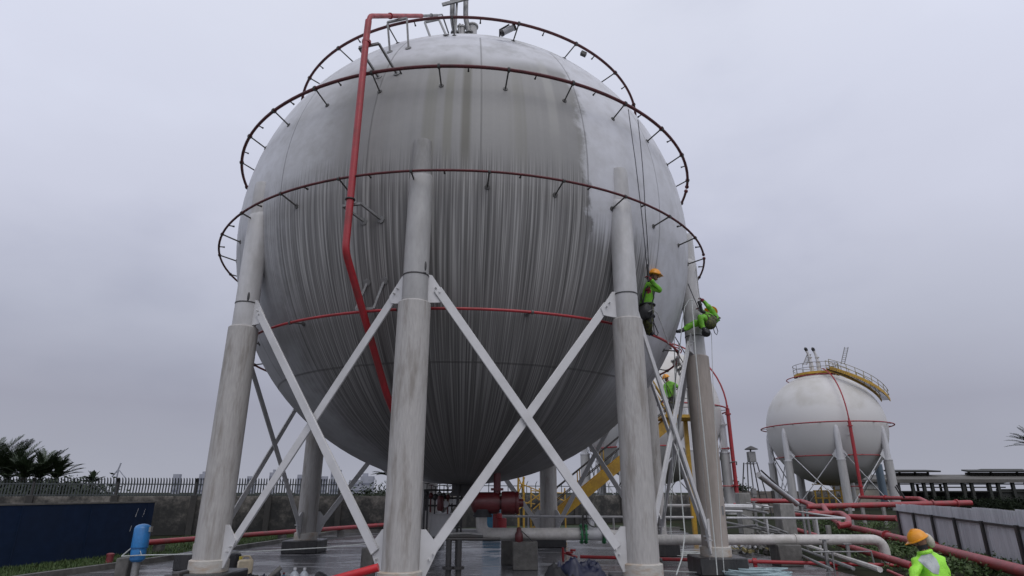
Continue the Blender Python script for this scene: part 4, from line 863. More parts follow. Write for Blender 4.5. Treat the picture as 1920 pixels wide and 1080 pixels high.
# rubble heap
random.seed(21); b = MB()
for i in range(420):
    x = random.uniform(1350, 1490); p = atz(x, random.uniform(1000, 1012), 0) ; p.y = random.uniform(19.5, 24); p.x = at(x, 990, p.y).x; hz = .55 * max(0, 1 - abs(x - 1430) / 75) * random.random() + .05; s = random.uniform(.04, .17)
    rot = Matrix.Rotation(random.random() * 3, 3, V((random.random(), random.random(), random.random() + .1))); b.mi = random.choice((0, 0, 0, 1, 1, 2, 3)); b.box((p.x, p.y, hz), (s, s * random.uniform(.5, 1.4), s * random.uniform(.3, .9)), rot)
tag(b.obj('rubble', [M['conc'], M['conc2'], M['paint'], M['ochre']], smooth=False), 'heap of mixed scrap and rubble between the rust stained column and the tall post', 'rubble', kind='stuff')
leafmass('undergrowth', 'dark green undergrowth around the red mains before the corrugated fence', 'undergrowth', [((Z(x, y, 0).x, Z(x, y, 0).y, .12), (1.5, 1.2, .22)) for x, y in ((1540, 985), (1600, 1000), (1640, 990), (1600, 975), (1660, 1015), (1720, 1030), (1760, 1045), (1820, 1060), (1880, 1075), (1650, 1045), (1700, 1040), (1560, 1000), (1780, 1080))], 9000, .06, gl, 8, kind='stuff')
# corrugated fence
cm = mat('corrugated_sheet', (.62, .635, .67), .45, (.40, .41, .44), .7, 1.0, (2, 2, .25), .06, metal=.2)
F0 = V((at(1680, 945, 25.5).x, 25.5, 0)); F1 = V((at(1920, 955, 14.8).x, 14.8, 0)); u = (F1 - F0).normalized(); nn = V((u.y, -u.x, 0)); Ln = (F1 - F0).length + 2.5
zt = at(1680, 945, 25.5).z; zt2 = at(1920, 955, 14.8).z
cf = thing('sheet_fence', 'grey corrugated sheet fence with dark posts at the lower right', 'fence', F0)
ns = int(Ln / .9)
for j in range(ns + 1):
    b = MB(); A_ = []
    k = 24; dz = random.uniform(-.015, .02); skew = random.uniform(-.0009, .0009)
    for i in range(k + 1):
        s = j * .9 + .91 * i / k; o = .018 * (1 if (i % 4) < 2 else -1) + .004 * (j % 2); q = F0 + u * s + nn * o; zz = zt + (zt2 - zt) * s / Ln + dz + skew * i
        A_.append((b.bm.verts.new(V((q.x, q.y, .02))), b.bm.verts.new(V((q.x, q.y, zz)))))
    for x, y in zip(A_, A_[1:]): b._f([x[0], y[0], y[1], x[1]])
    b.obj('sheet', cm, cf, smooth=False, recalc=False)
b = MB(); zr_ = .80; b.bar(F0 + nn * .05 + V((0, 0, zr_ + .3)), F0 + u * Ln + nn * .05 + V((0, 0, zr_ + .22)), .04, .06, up=(0, 0, 1)); b.obj('rail', M['dark'], cf)
for j in range(7):
    q = F0 + u * (.35 + j * 2.1) + nn * .09; b = MB(); b.bar(V((q.x, q.y, 0)), V((q.x, q.y, 1.14 - .01 * j)), .07, .07); b.obj('post', M['dark'], cf)
# shed
sh = thing('open_shed', 'long dark open sided shed with flat grey roof on the right horizon', 'shed', at(1760, 945, 100).xy.to_3d())
YH = 100; sx = lambda x: at(x, 905, YH).x; hz_ = lambda y: at(1760, y, YH).z
M['roof'] = mat('shed_roof', (.095, .09, .08), .8, (.05, .045, .04), .7, .3, (1, 1, 1), .15)
M['shade'] = mat('shed_dark', (.020, .022, .018), .8, (.035, .03, .025), .6, .5)
x0, x1 = sx(1605), sx(2000)
b = MB(); b.plate([(x0, YH - 3, hz_(902)), (x1, YH - 3, hz_(903)), (x1, YH + 5, hz_(889.5)), (x0, YH + 5, hz_(889.5))], (0, -.8, 1), .25); b.box(((x0 + x1) / 2, YH - 3, hz_(902.5)), (x1 - x0, .2, .5)); b.plate([(x0, YH + 13, hz_(902)), (x1, YH + 13, hz_(903)), (x1, YH + 5, hz_(889.5)), (x0, YH + 5, hz_(889.5))], (0, .8, 1), .25); b.obj('roof', M['roof'], sh, smooth=False)
for k, x in enumerate((1640, 1664, 1690, 1711, 1726, 1750, 1782, 1798, 1830, 1846, 1873, 1898, 1915, 1945, 1975)):
    b = MB(); b.box((sx(x), YH - 2.6, hz_(905) / 2), (.42, .4, hz_(905))); b.obj('post', M['shade'], sh)
    if k % 2: b = MB(); b.box((sx(x) + 1, YH + 12, hz_(905) / 2), (.3, .3, hz_(905))); b.obj('post', M['shade'], sh)
for y, a_, c_ in ((908, 1640, 2000), (921.5, 1640, 2000), (914, 1700, 1860)): b = MB(); b.box(((sx(a_) + sx(c_)) / 2, YH - 2.5, hz_(y)), (sx(c_) - sx(a_), .15, .18)); b.obj('girt', M['shade'], sh)
b = MB(); b.box(((sx(1690) + sx(2000)) / 2, YH + 10, hz_(922) / 2), (sx(2000) - sx(1690), .3, hz_(922))); b.obj('back_wall', M['shade'], sh)
b = MB(); b.box(((sx(1845) + sx(2000)) / 2, YH - 2.2, hz_(917) / 2), (sx(2000) - sx(1845), .2, hz_(917))); b.obj('front_cladding', M['shade'], sh)
for a_, c_, yt, lb in ((1684, 1785, 881, 'a'), (1838, 2010, 880.5, 'b')):
    b = MB(); b.plate([(sx(a_), YH + 2, hz_(yt + 3)), (sx(a_ + 12), YH + 5, hz_(yt - 1)), (sx(c_ - 6), YH + 5, hz_(yt - 1)), (sx(c_), YH + 2, hz_(yt + 2))], (0, -.3, 1), .22); rm_ = b.obj('roof_monitor', M['shade'], sh, smooth=False)
    for s in (.1, .35, .65, .9):
        xx = sx(a_ + (c_ - a_) * s); b = MB(); b.box((xx, YH + 4, hz_(yt + 5)), (.25, .25, hz_(yt) - hz_(yt + 10))); b.obj('monitor_post', M['shade'], rm_)
    b = MB(); b.box((sx((a_ + c_) / 2), YH + 4.2, hz_(yt + 7)), (sx(c_ - 12) - sx(a_ + 12), .3, .5)); b.obj('monitor_curb', M['roof'], rm_)
b = MB(); b.plate([(sx(1888), YH + 8, hz_(881)), (sx(1925), YH + 9, hz_(876.5)), (sx(2010), YH + 9, hz_(876.5)), (sx(2010), YH + 8, hz_(881))], (0, -.3, 1), .22); b.obj('far_roof', M['shade'], sh, smooth=False)
# low buildings behind tank 3 and far wall
M['tan'] = mat('tan_wall', (.24, .22, .18), .85, (.14, .13, .12), .7, .5)
def house(x0, x1, yt, ym, Y, label, m1, m2):
    a, c = at(x0, 920, Y), at(x1, 920, Y); t = thing('low_building', label, 'building', ((a.x + c.x) / 2, Y, 0)); h = at(x0, yt, Y).z; hm = at(x0, ym, Y).z; w_ = c.x - a.x
    b = MB(); b.box(((a.x + c.x) / 2, Y + 3, hm / 2), (w_, 6, hm)); b.obj('lower_wall', m1, t); b = MB(); b.box(((a.x + c.x) / 2, Y + 3, (h + hm) / 2), (w_ + .2, 6.2, h - hm)); b.obj('upper_wall', m2, t)
    b = MB(); b.box(((a.x + c.x) / 2, Y + 3, h + .1), (w_ + 1.2, 7.2, .2)); b.obj('roof', M['roof'], t); return t
house(1600, 1672, 904, 917, 96, 'low grey and tan building behind the legs of the right tank', M['tan'], M['conc2'])
wall(V((at(1345, 925, 60).x, 60, 0)), V((at(1450, 925, 60).x, 60, 0)), 'brownish boundary wall with dark coping under the lattice tower', z=at(1400, 921, 60).z, step=2.6, mt=M['tanwall'], name='boundary_wall')
wall(V((at(1452, 925, 92).x, 92, 0)), V((at(1600, 925, 92).x, 92, 0)), 'dark boundary wall between the legs of the right tank', z=at(1400, 921, 92).z, step=5, name='boundary_wall')
leafmass('tree', 'dark round tree top behind the wall left of the red riser foot', 'tree', [((at(1378, 916, 80).x, 80, 1.8), (2.0, 1.6, 1.1))], 1500, .22, bl, 31)
bpy.data.objects['tree'].name = 'round_bush'
# lattice tower
lt = thing('lattice_tower', 'slim lattice tower with mushroom cap between the red riser and the right tank', 'tower', V((at(1414, 930, 48).x, 48, 0)))
YL = 48; C = lambda x, y: at(x, y, YL); bt, tp = at(1416, 935, YL), at(1408, 867, YL)
wb, wt = .85, .36; zb_, zt_ = 0, tp.z; cx_ = lambda z: bt.x * 0 + (at(1413, 925, YL).x + (at(1409, 867, YL).x - at(1413, 925, YL).x) * z / zt_)
def lc(sx_, sy_, z): wd = wb + (wt - wb) * z / zt_; return V((at(1410, 895, YL).x + sx_ * wd, YL + sy_ * wd, z))
for a_ in (-1, 1):
    for c_ in (-1, 1): b = MB(); b.tube([lc(a_, c_, 0), lc(a_, c_, zt_)], .045, 6); b.obj('leg', M['dark'], lt)
for z_ in (1.7, zt_ - .1):
    cs = [lc(-1, -1, z_), lc(1, -1, z_), lc(1, 1, z_), lc(-1, 1, z_)]; b = MB(); b.tube(cs, .04, 6, closed=True); b.obj('cross_frame', M['dark'], lt)
b = MB(); b.tube([lc(0, 0, 0), lc(0, 0, zt_)], .05, 6); b.box(lc(0, 0, zt_ * .45), (.3, .3, .6)); b.obj('centre_pipe', M['steel'], lt)
b = MB(); b.box(V((at(1409, 857, YL).x, YL, at(1409, 857, YL).z)), (.52, .52, .78)); b.obj('burner_box', M['steel'], lt, bevel=.03)
hz2 = at(1409, 843, YL).z; b = MB(); b.lathe([(.50, 0), (.47, .06), (.12, .24), (.02, .28)], V((at(1409, 846, YL).x, YL, hz2)), n=20); b.tube([V((at(1409, 860, YL).x, YL, hz2 - .2)), V((at(1409, 860, YL).x, YL, hz2 + .1))], .06, 6); b.obj('cap', M['dark'], lt)
# inclined duct
du = thing('inclined_duct', 'shiny inclined round duct with a dark cable leaning up left near the lattice tower', 'duct', at(1495, 944, 27))
b = MB(); b.cyl(at(1422, 890, 24), at(1494, 945, 26), .11, n=14); b.obj('tube', M['alu'], du)
b = MB(); b.tube([at(1427, 882, 24), at(1460, 912, 25), at(1488, 936, 26), at(1499, 944, 26), at(1501, 958, 26)], .032, 6); b.obj('cable', M['dark'], du)
b = MB(); b.tube([at(1681, 909, 50), at(1696, 934, 50)], .07, 6); b.tube([at(1678, 912, 50), at(1688, 928, 50)], .05, 6); tag(b.obj('leaning_strut', M['dark']), 'dark leaning strut at the foot of the right tank right column', 'strut')
b = MB(); b.tube([at(1368, 868, 55), at(1375, 866, 55), at(1381, 866, 55), at(1381, 872, 55)], .06, 6)
tag(b.obj('lamp_bracket', M['dark']), 'small dark lamp bracket between a column and the tall red riser', 'lamp')
b = MB(); p = at(1648, 880, 78); b.tube([V((p.x, 78, 0)), V((p.x, 78, p.z + .6))], .45, 10); tag(b.obj('stack_pipe', M['steelblue']), 'blue grey pipe stack behind the right leg of the right tank', 'stack')
# ------------------------------------------------------------------ near left clutter
YV = 13.6
vv = thing('pressure_vessel', 'upright bright blue pressure vessel on a post at the lower left', 'vessel', atz(258, 1100, 0))
tl_, bl_ = at(268, 982, YV), at(258, 1053, YV); cxv = (tl_.x + bl_.x) / 2 - .0; H0, H1 = bl_.z, tl_.z
b = MB(); b.lathe([(.02, H1), (.08, H1 - .012), (.135, H1 - .04), (.158, H1 - .085), (.158, H0 + .28), (.142, H0 + .26), (.14, H0 + .24), (.145, H0 + .22), (.14, H0 + .04), (.10, H0)], (cxv, YV, 0), n=28); b.obj('tank_body', M['blue'], vv)
b = MB(); b.tube([V((cxv, YV, -.0)), V((cxv, YV, H0 + .02))], .075, 12); b.obj('stand_pipe', M['steel'], vv)
b = MB(); b.flange(V((cxv, YV, H0 + .27)), (0, 0, 1), .162, .02, 28); b.obj('strap', M['blue2'], vv)
b = MB(); b.box((cxv + .17, YV, H0 + .62), (.04, .08, .1)); b.obj('name_plate', M['conc2'], vv)
p = at(237, 1045, YV + .2); b = MB(); b.box((p.x, YV + .2, p.z / 2), (.26, .26, p.z)); tag(b.obj('stub_post', M['conc'], bevel=.02), 'short square concrete post left of the blue vessel', 'post')
b = MB(); b.tube([at(228, 1043, YV), at(247, 1027, YV), at(262, 1028, YV), at(265, 1041, YV - .25), at(228, 1043, YV - .1)], .012, 6); b.tube([at(228, 1043, YV - .1), at(265, 1041, YV - .22)], .012, 6); tag(b.obj('rope_loop', M['rope']), 'pale rope looped around the blue vessel and the square post', 'rope')
pr_ = [at(262, 1041, YV - .25), at(350, 1037, YV - .3), at(480, 1031, YV - .2), at(620, 1024, YV + .2), at(691, 1019, YV + .6)]
b = MB(); b.tube([p + V((0, 0, -.03 * sin(pi * i / 4))) for i, p in enumerate(pr_)], .011, 6); tag(b.obj('guide_rope', M['rope']), 'long taut white rope from the blue vessel to the round post', 'rope')
pb = atz(203, 1062, 0); b = MB(); b.lathe([(.10, 0), (.10, .04), (.085, .05), (.085, .25), (.095, .26), (.095, .30), (.05, .32)], pb, n=16); tag(b.obj('bollard', M['faded']), 'small red bollard before the navy wall', 'bollard')
rp_ = atz(688, 1086, 0); Yr = rp_.y; b = MB(); tz = at(688, 1027, Yr).z; b.lathe([(.17, 0), (.165, tz * .5), (.16, tz - .02), (.14, tz)], V((rp_.x, Yr, 0)), n=20); rpo = b.obj('round_post', M['conc'], None); tag(rpo, 'round dark concrete post behind the near red pipe', 'post')
b = MB(); b.tube([V((rp_.x, Yr, tz)), V((rp_.x, Yr, tz + .07))], .02, 6); b.flange(V((rp_.x, Yr, tz + .07)), (0, 0, 1), .04, .02); b.obj('eye_bolt', M['dark'], rpo)
YR = 9.8; b = MB(); n0, n1 = at(600, 1094, YR), at(709, 1064, YR); b.cyl(n0, n1, .058, n=18); b.flange(n1, n1 - n0, .060, .01); nr = b.obj('near_pipe', M['redhot']); tag(nr, 'bright red pipe end at the bottom left of the centre column', 'pipe')
b = MB(); q = n0 + (n1 - n0) * .3; b.bar(V((q.x, q.y, 0)), q, .06, .06); b.obj('pipe_prop', M['dark'], nr)
# jerrycan, bottles, bags
def can(p, label, m, s=1.0, rz=0.3):
    t = thing('jerrycan', label, 'jerrycan', p); R_ = Matrix.Rotation(rz, 3, 'Z'); b = MB(); b.box(p + V((0, 0, .19 * s)), (.26 * s, .17 * s, .36 * s), R_); o = b.obj('can_body', m, t, bevel=.03 * s)
    b = MB(); b.tube([p + R_ @ V((-.07 * s, 0, .37 * s)), p + R_ @ V((-.05 * s, 0, .42 * s)), p + R_ @ V((.05 * s, 0, .42 * s)), p + R_ @ V((.09 * s, 0, .37 * s))], .018 * s, 8); b.obj('handle', m, t); b = MB(); b.tube([p + R_ @ V((-.09 * s, 0, .36 * s)), p + R_ @ V((-.09 * s, 0, .42 * s))], .03 * s, 10); b.obj('cap', M['yellowcap'], t)
ST = 12.3
def onst(x, y): return at(x, y, ST)
p = at(459, 1067, 14.3); can(V((p.x, 14.3, 0)), 'tall cream jerrycan with yellow top between the left column and the centre column', M['cream'], 1.2)
b = MB(); q = at(428, 1075, 13.0); b.box((q.x, 13.0, .03), (.5, .5, .06)); tag(b.obj('timber_base', M['conc'], bevel=.02), 'low dark slab on the floor beside the front left column foot', 'slab')
def bottle(x, Yb, label, m, h=.34, r=.075, capm='capblue'):
    p = at(x, 1060, Yb); p.z = 0; t = thing('plastic_bottle', label, 'bottle', p); b = MB(); b.lathe([(r * .8, 0), (r, .02), (r, h * .25), (r * .93, h * .3), (r, h * .35), (r, h * .68), (r * .5, h * .86), (r * .28, h * .9), (r * .28, h * .97)], p, n=16); b.obj('bottle_body', m, t)
    b = MB(); b.lathe([(r * .33, h * .95), (r * .33, h * 1.06), (r * .2, h * 1.07)], p, n=12); b.obj('cap', M[capm], t)
bottle(554, 13.3, 'clear plastic bottle, left one of the pair on the wet floor', M['pet'], .36, .10, 'paint')
bottle(572, 13.4, 'clear plastic bottle, right one of the pair on the wet floor', M['pet'], .35, .095, 'paint')
bottle(534, 13.1, 'dark bottle with bright blue label standing behind the bags', M['bluegreen'], .30, .07, 'deep')
bottle(523, 13.4, 'dark bottle with red cap behind the tool roll', M['rubber'], .36, .06, 'red')
b = MB(); q = at(594, 1075, 13.2); b.lathe([(.14, 0), (.15, .04), (.145, .24), (.13, .28), (.02, .29)], V((q.x, 13.2, .02)), Matrix.Rotation(.5, 3, 'Y') @ V((0, 0, 1)), 16); tag(b.obj('bucket', M['rubber']), 'tipped dark bucket right of the clear bottles', 'bucket')
def cloth(name, label, cat, cx_, Y, zb, w_, d_, h_, m, seed, parent=None):
    random.seed(seed); b = MB(); n = 30; c = at(cx_, 1070, Y); g = []
    for i in range(n + 1):
        row = []
        for j in range(n + 1):
            x, y = (i / n - .5) * 2, (j / n - .5) * 2; rr = sqrt(x * x + y * y); e = max(0, 1 - rr ** 2.4)
            z = h_ * min(1, 1.6 * e) * (.62 + .55 * noise.noise(V((x * 1.8 + seed, y * 1.8, seed))) - .45 * abs(noise.noise(V((x * 3.5, y * 3.5 + seed, seed)))) + .16 * noise.noise(V((x * 9, y * 9, seed)))); row.append(b.bm.verts.new((c.x + x * w_ / 2, Y + y * d_ / 2, zb + max(0, z))))
        g.append(row)
    for i in range(n):
        for j in range(n): b._f([g[i][j], g[i + 1][j], g[i + 1][j + 1], g[i][j + 1]])
    return tag(b.obj(name, m, recalc=False, ang=60), label, cat)
cloth('bag', 'crumpled black kit bag on the floor right of the jerrycan', 'bag', 483, 13.2, 0, .75, .6, .34, M['rubber'], 3)
cloth('bag', 'crumpled dark violet bag between the black bag and the bottles', 'bag', 506, 13.4, 0, .70, .6, .30, M['violet'], 5)
b = MB(); b.cyl(at(505, 1082, 12.9), at(527, 1064, 13.0), .045, n=12); tag(b.obj('tool_roll', M['conc']), 'grey rolled tool leaning over the bags', 'tool')
cloth('tarpaulin', 'crumpled dark blue tarpaulin heap on the wet floor left of the right column', 'tarpaulin', 1088, 13.9, 0, 1.25, .9, .58, M['tarp'], 9)
cloth('tarpaulin', 'black plastic sheet heap left of the blue tarpaulin', 'tarpaulin', 1052, 13.7, 0, .9, .8, .46, M['rubber'], 14)
cloth('sack', 'small white sack below the blue tarpaulin', 'sack', 1053, 13.0, 0, .35, .3, .18, M['rope'], 16)
p = at(400, 1062, 12.6)
b = MB(); p = at(342, 1055, 12.3); b.box((p.x, 12.3, .18), (.14, .4, .5)); tag(b.obj('equipment_case', M['dark'], bevel=.02), 'dark metal case half behind the front left column base', 'case')
b = MB(); p = at(433, 1050, 14.7); b.box((p.x, 14.7, .26), (.34, .3, .52)); tag(b.obj('equipment_case', M['rubber'], bevel=.03), 'dark crate between the left column foot and the cream jerrycan', 'crate')
# rope coil
def coil(name, cx_, cy, Y0, w_, h_, n, label, seed, r=.014):
    random.seed(seed); b = MB(); c = atz(cx_, cy, .03); pts = []; ph = 0
    for i in range(n):
        t_ = i / n; a = i * .42; rr = (.45 + .55 * abs(sin(i * .021 + seed))) * w_; k = noise.noise(V((i * .11, seed, 0)))
        pts.append(V((c.x + cos(a) * rr * (1 + .35 * k) + .25 * w_ * sin(i * .013), c.y + sin(a) * rr * .55 + .2 * k, .03 + h_ * abs(noise.noise(V((i * .045, 3, seed)))) * (1.2 - rr / w_ * .6))))
    b.tube(pts, r, 5); return tag(b.obj(name, M['ropeblue' if seed != 2 else 'rope']), label, 'rope')
coil('rope_coil', 1420, 1078, 0, .62, .30, 900, 'tangled pale blue rope heap at the bottom right of the rusty column', 1, .015)
coil('rope_coil', 1285, 1040, 0, .55, .18, 420, 'white tangled rope heap between the two right columns', 2, .012)
rail([atz(1240, 1070, .04), atz(1360, 1076, .04), atz(1400, 1078, .05)], .012, M['rope'], 'ground_rope', 'single rope on the floor leading to the blue rope heap', 'rope')
# ------------------------------------------------------------------ people
def person(label, J, mats, rad=1.0, head_up=(0, 0, 1), face=(0, 1, 0), folds=.012, group=None, grip=True):
    """one skinned, subdivided body; J: joint name -> world point"""
    root = thing('person', label, 'person', (J['pelvis'].x, J['pelvis'].y, min(v.z for v in J.values())), group)
    seg = [('pelvis', 'waist'), ('waist', 'chest'), ('chest', 'neck'), ('neck', 'skull'), ('chest', 'shL'), ('chest', 'shR'), ('pelvis', 'hipL'), ('pelvis', 'hipR')]
    for s in 'LR': seg += [('sh' + s, 'el' + s), ('el' + s, 'wr' + s), ('wr' + s, 'pa' + s), ('hip' + s, 'kn' + s), ('kn' + s, 'an' + s), ('an' + s, 'he' + s), ('an' + s, 'to' + s)]
    J = dict(J); J['waist'] = J['pelvis'].lerp(J['chest'], .42); J['skull'] = J['neck'].lerp(J['head'], .5)
    for s in 'LR':
        J['hip' + s] = J.get('hip' + s) or J['pelvis']; d = (J['wr' + s] - J['el' + s]).normalized(); J['pa' + s] = J['wr' + s] + d * .07
        sh = (J['an' + s] - J['kn' + s]).normalized(); f = (J['to' + s] - J['an' + s]); J['he' + s] = J['an' + s] + sh * .05 - f.normalized() * .05
    rr = dict(pelvis=.15, waist=.135, chest=.165, neck=.062, skull=.06, shL=.085, shR=.085, elL=.058, elR=.058, wrL=.042, wrR=.042, paL=.045, paR=.045, hipL=.115, hipR=.115, knL=.075, knR=.075, anL=.052, anR=.052, heL=.04, heR=.04, toL=.036, toR=.036)
    names = list(rr); idx = {n: i for i, n in enumerate(names)}
    me = bpy.data.meshes.new('tmp'); me.from_pydata([J[n] for n in names], [(idx[a], idx[b]) for a, b in seg], [])
    o = bpy.data.objects.new('tmp', me); COL.objects.link(o); o.modifiers.new('skin', 'SKIN'); sv = me.skin_vertices[0].data
    for n in names: sv[idx[n]].radius = (rr[n] * rad, rr[n] * rad); sv[idx[n]].use_root = n == 'pelvis'
    o.modifiers['skin'].use_smooth_shade = True; sb = o.modifiers.new('sub', 'SUBSURF'); sb.levels = 2; sb.render_levels = 2
    dg = bpy.context.evaluated_depsgraph_get(); m2 = bpy.data.meshes.new_from_object(o.evaluated_get(dg)); bpy.data.objects.remove(o)
    b = MB(); b.bm.from_mesh(m2)
    for v in b.bm.verts: v.co += v.normal * (noise.noise(v.co * 9) * folds + noise.noise(v.co * 24) * folds * .5)
    reg = {}
    for a, c in seg:
        k = 0
        if a[:2] == 'el' : k = 0
        if a[:2] == 'wr': k = 2
        if a in ('kn' + a[-1:], 'hip' + a[-1:]) or a[:3] == 'hip' or a[:2] == 'kn': k = 1
        if a[:2] == 'an': k = 3
        if a == 'neck': k = 4
        if a == 'pelvis': k = 1
        reg[(a, c)] = k
    def dseg(p, a, c):
        d = c - a; t = max(0, min(1, (p - a).dot(d) / max(1e-6, d.length_squared))); return (p - a - d * t).length
    for f in b.bm.faces:
        p = f.calc_center_median(); f.material_index = reg[min(seg, key=lambda s: dseg(p, J[s[0]], J[s[1]]) - .6 * rr[s[1]] * rad)]; f.smooth = True
    # head with nose, ears, chin
    hu = V(head_up).normalized(); fc = V(face).normalized(); fc = (fc - hu * fc.dot(hu)).normalized(); rt = fc.cross(hu); Rm = Matrix((rt, fc, hu)).transposed(); H = J['head']
    b.mi = 4; b.ell(H, (.075, .095, .115), 16, 12, Rm); b.ell(H + fc * .095 - hu * .015, (.014, .02, .025), 8, 6, Rm); b.ell(H + fc * .06 - hu * .08, (.04, .035, .035), 8, 6, Rm)
    for s in (-1, 1): b.ell(H + rt * s * .077 - hu * .01, (.012, .022, .032), 8, 6, Rm)
    b.mi = 5
    for s in (-1, 1): b.ell(H + fc * .088 + rt * s * .03 + hu * .01, (.012, .008, .007), 6, 5, Rm)
    b.ell(H + fc * .088 - hu * .05, (.022, .008, .006), 6, 5, Rm)
    b.mi = 2
    for s in 'LR':
        w_, p = J['wr' + s], J['pa' + s]; d = (p - w_).normalized(); a, c, _ = frame(d)
        for i in range(4):
            q = p + a * (.022 * (i - 1.5)); ln = (.065, .075, .072, .058)[i]; cu = c * (-.03 if grip else -.008); b.tube([q, q + d * ln * .5 + cu * .4, q + d * ln * (.7 if grip else 1) + cu * (1.6 if grip else 1)], [.0095, .009, .007], 6)
        b.tube([w_ + a * .02 + d * .02, w_ + a * .052 + d * .045 - c * .01, w_ + a * .055 + d * .075 - c * .02], [.011, .010, .008], 6)
    body = b.obj('body', [mats.get('top'), mats.get('legs'), mats.get('hand'), mats.get('boot'), mats.get('skin', M['skin']), M['rubber']], root, recalc=False)
    # helmet
    b = MB(); hc = H + hu * .02; 
    b.lathe([(.148, -.005), (.145, .02), (.135, .06), (.112, .10), (.075, .13), (.03, .146), (.004, .148)], hc, hu, 24)
    b.lathe([(.150, -.012), (.160, -.008), (.160, .004), (.148, .01)], hc, hu, 24); b.box(hc + fc * .155 - hu * .004, (.16, .07, .012), Rm)
    for s in (-1, 0, 1): b.tube([hc + rt * s * .045 + fc * (.12 - .24 * t / 6) + hu * (.045 + .108 * sin(pi * t / 6)) * (1 if s == 0 else .93) for t in range(7)], .010, 6)
    hm = b.obj('helmet', M['helmet'], root)
    b = MB()
    for s in (-1, 1): b.tube([hc + rt * s * .14, H + rt * s * .08 - hu * .06 + fc * .02, H - hu * .125 + fc * .05], .006, 5)
    b.obj('chin_strap', M['rubber'], hm)
    return root, J, body
def around(c, n, r, k=20, sx_=1.0):
    a, b_, _ = frame(V(n)); return [c + a * r * cos(2 * pi * i / k) * sx_ + b_ * r * sin(2 * pi * i / k) for i in range(k)]
def harness(root, J, m, sc=1.0, extra=True):
    b = MB(); up = (J['chest'] - J['pelvis']).normalized()
    b.tube(around(J['pelvis'] + up * .10, up, .165 * sc), .022, 6, closed=True)
    for s in 'LR':
        d = J['kn' + s] - J['hip' + s]; b.tube(around(J['hip' + s] + d * .35, d, .115 * sc), .020, 6, closed=True)
        sh = J['sh' + s]; cr_ = (J['shL'] - J['shR']).cross(up).normalized() * .15
        b.tube([J['pelvis'] + up * .1 + cr_, sh.lerp(J['chest'], .4) + cr_ * .9, sh.lerp(J['neck'], .4) + up * .06, sh.lerp(J['chest'], .4) - cr_ * .9, J['pelvis'] + up * .1 - cr_], .018, 6)
    return b.obj('harness', m, root)
def gear(name, root, pts, r, m, n=6): b = MB(); b.tube(pts, r, n); return b.obj(name, m, root)
def PJ(Y, **k):
    out = {}
    for n, v in k.items():
        x, y = v[0], v[1]; out[n] = at(x, y, Y + (v[2] if len(v) > 2 else 0))
    return out
work = dict(top=M['hiviz'], legs=M['hiviz'], hand=M['glove'], boot=M['rubber'])
YA = hit(1236, 560).y - .55
JA = PJ(YA, pelvis=(1214, 580), chest=(1213, 545), neck=(1219, 528), head=(1227, 517, -.03), shL=(1204, 539, .12), shR=(1224, 540, -.14), elL=(1203, 560, .15), elR=(1240, 545, -.22), wrL=(1212, 546, -.1), wrR=(1219, 524, -.28),
        hipL=(1209, 586, .08), hipR=(1217, 586, -.08), knL=(1210, 606, -.02), knR=(1217, 606, -.15), anL=(1213, 623, .12), anR=(1217, 623, .02), toL=(1221, 627, .05), toR=(1226, 627, -.02))
ra_, JA, _ = person('rope worker in green jacket with orange helmet hanging just right of the right front column', JA, dict(work, legs=M['olive']), 1.1, (.25, 0, 1), (.6, -.45, -.2), folds=.024)
harness(ra_, JA, M['rubber'])
b = MB(); c = at(1211, 586, YA - .22); b.ell(c, (.17, .11, .20), 16, 12)
for v in b.bm.verts: v.co += (v.co - c) * (noise.noise(v.co * 7) * .45)
b.obj('tool_bag', M['rubber'], ra_)
b = MB(); b.box(at(1215, 512, YA - .3), (.05, .05, .42)); b.obj('rope_grab', M['rubber'], ra_, bevel=.01)
gear('foot_loop', ra_, [at(1222, 578, YA - .3), at(1226, 605, YA - .3), at(1234, 624, YA - .3), at(1232, 630, YA - .3), at(1227, 627, YA - .3), at(1225, 605, YA - .3)], .012, M['rubber'])
gear('slack_cord', ra_, [at(1216, 585, YA - .35), at(1224, 580, YA - .35), at(1233, 588, YA - .4), at(1241, 610, YA - .4), at(1254, 645, YA - .4)], .012, M['steel'])
gear('lanyard', ra_, [at(1224, 545, YA - .35), at(1226, 558, YA - .35), at(1222, 568, YA - .35), at(1223, 590, YA - .35), at(1219, 605, YA - .35)], .014, M['rubber'])
YB = 15.25
JB = PJ(YB, pelvis=(1327, 604), chest=(1340, 597, .12), neck=(1341, 590, .22), head=(1334, 585, .38), shL=(1333, 594, -.02), shR=(1345, 598, .1), elL=(1322, 588, .1), elR=(1331, 577, .05), wrL=(1314, 582, .1), wrR=(1318, 564, .05),
        hipL=(1324, 600, -.05), hipR=(1323, 606, .1), knL=(1312, 594, -.28), knR=(1300, 606, -.1), anL=(1317, 614, -.25), anR=(1284, 618, -.05), toL=(1327, 626, -.38), toR=(1268, 622, -.1))
rb_, JB, _ = person('rope worker in bright green suit leaning back off the rust stained column, one arm up', JB, work, 1.18, (.3, .8, .5), (-.9, .2, .2), folds=.024)
harness(rb_, JB, M['olive'], 1.1)
b = MB(); b.box(at(1312, 569, YB - .05), (.08, .08, .14), Matrix.Rotation(-.3, 3, 'Y')); b.obj('rope_grab', M['rubber'], rb_, bevel=.01)
gear('pulley_block', rb_, [at(1313, 574, YB), at(1316, 584, YB), at(1322, 586, YB)], .045, M['rubber'])
gear('sling', rb_, [at(1336, 610, YB - .1), at(1340, 624, YB - .1), at(1344, 628, YB - .1), at(1346, 621, YB - .1), at(1341, 606, YB - .1)], .010, M['rubber'])
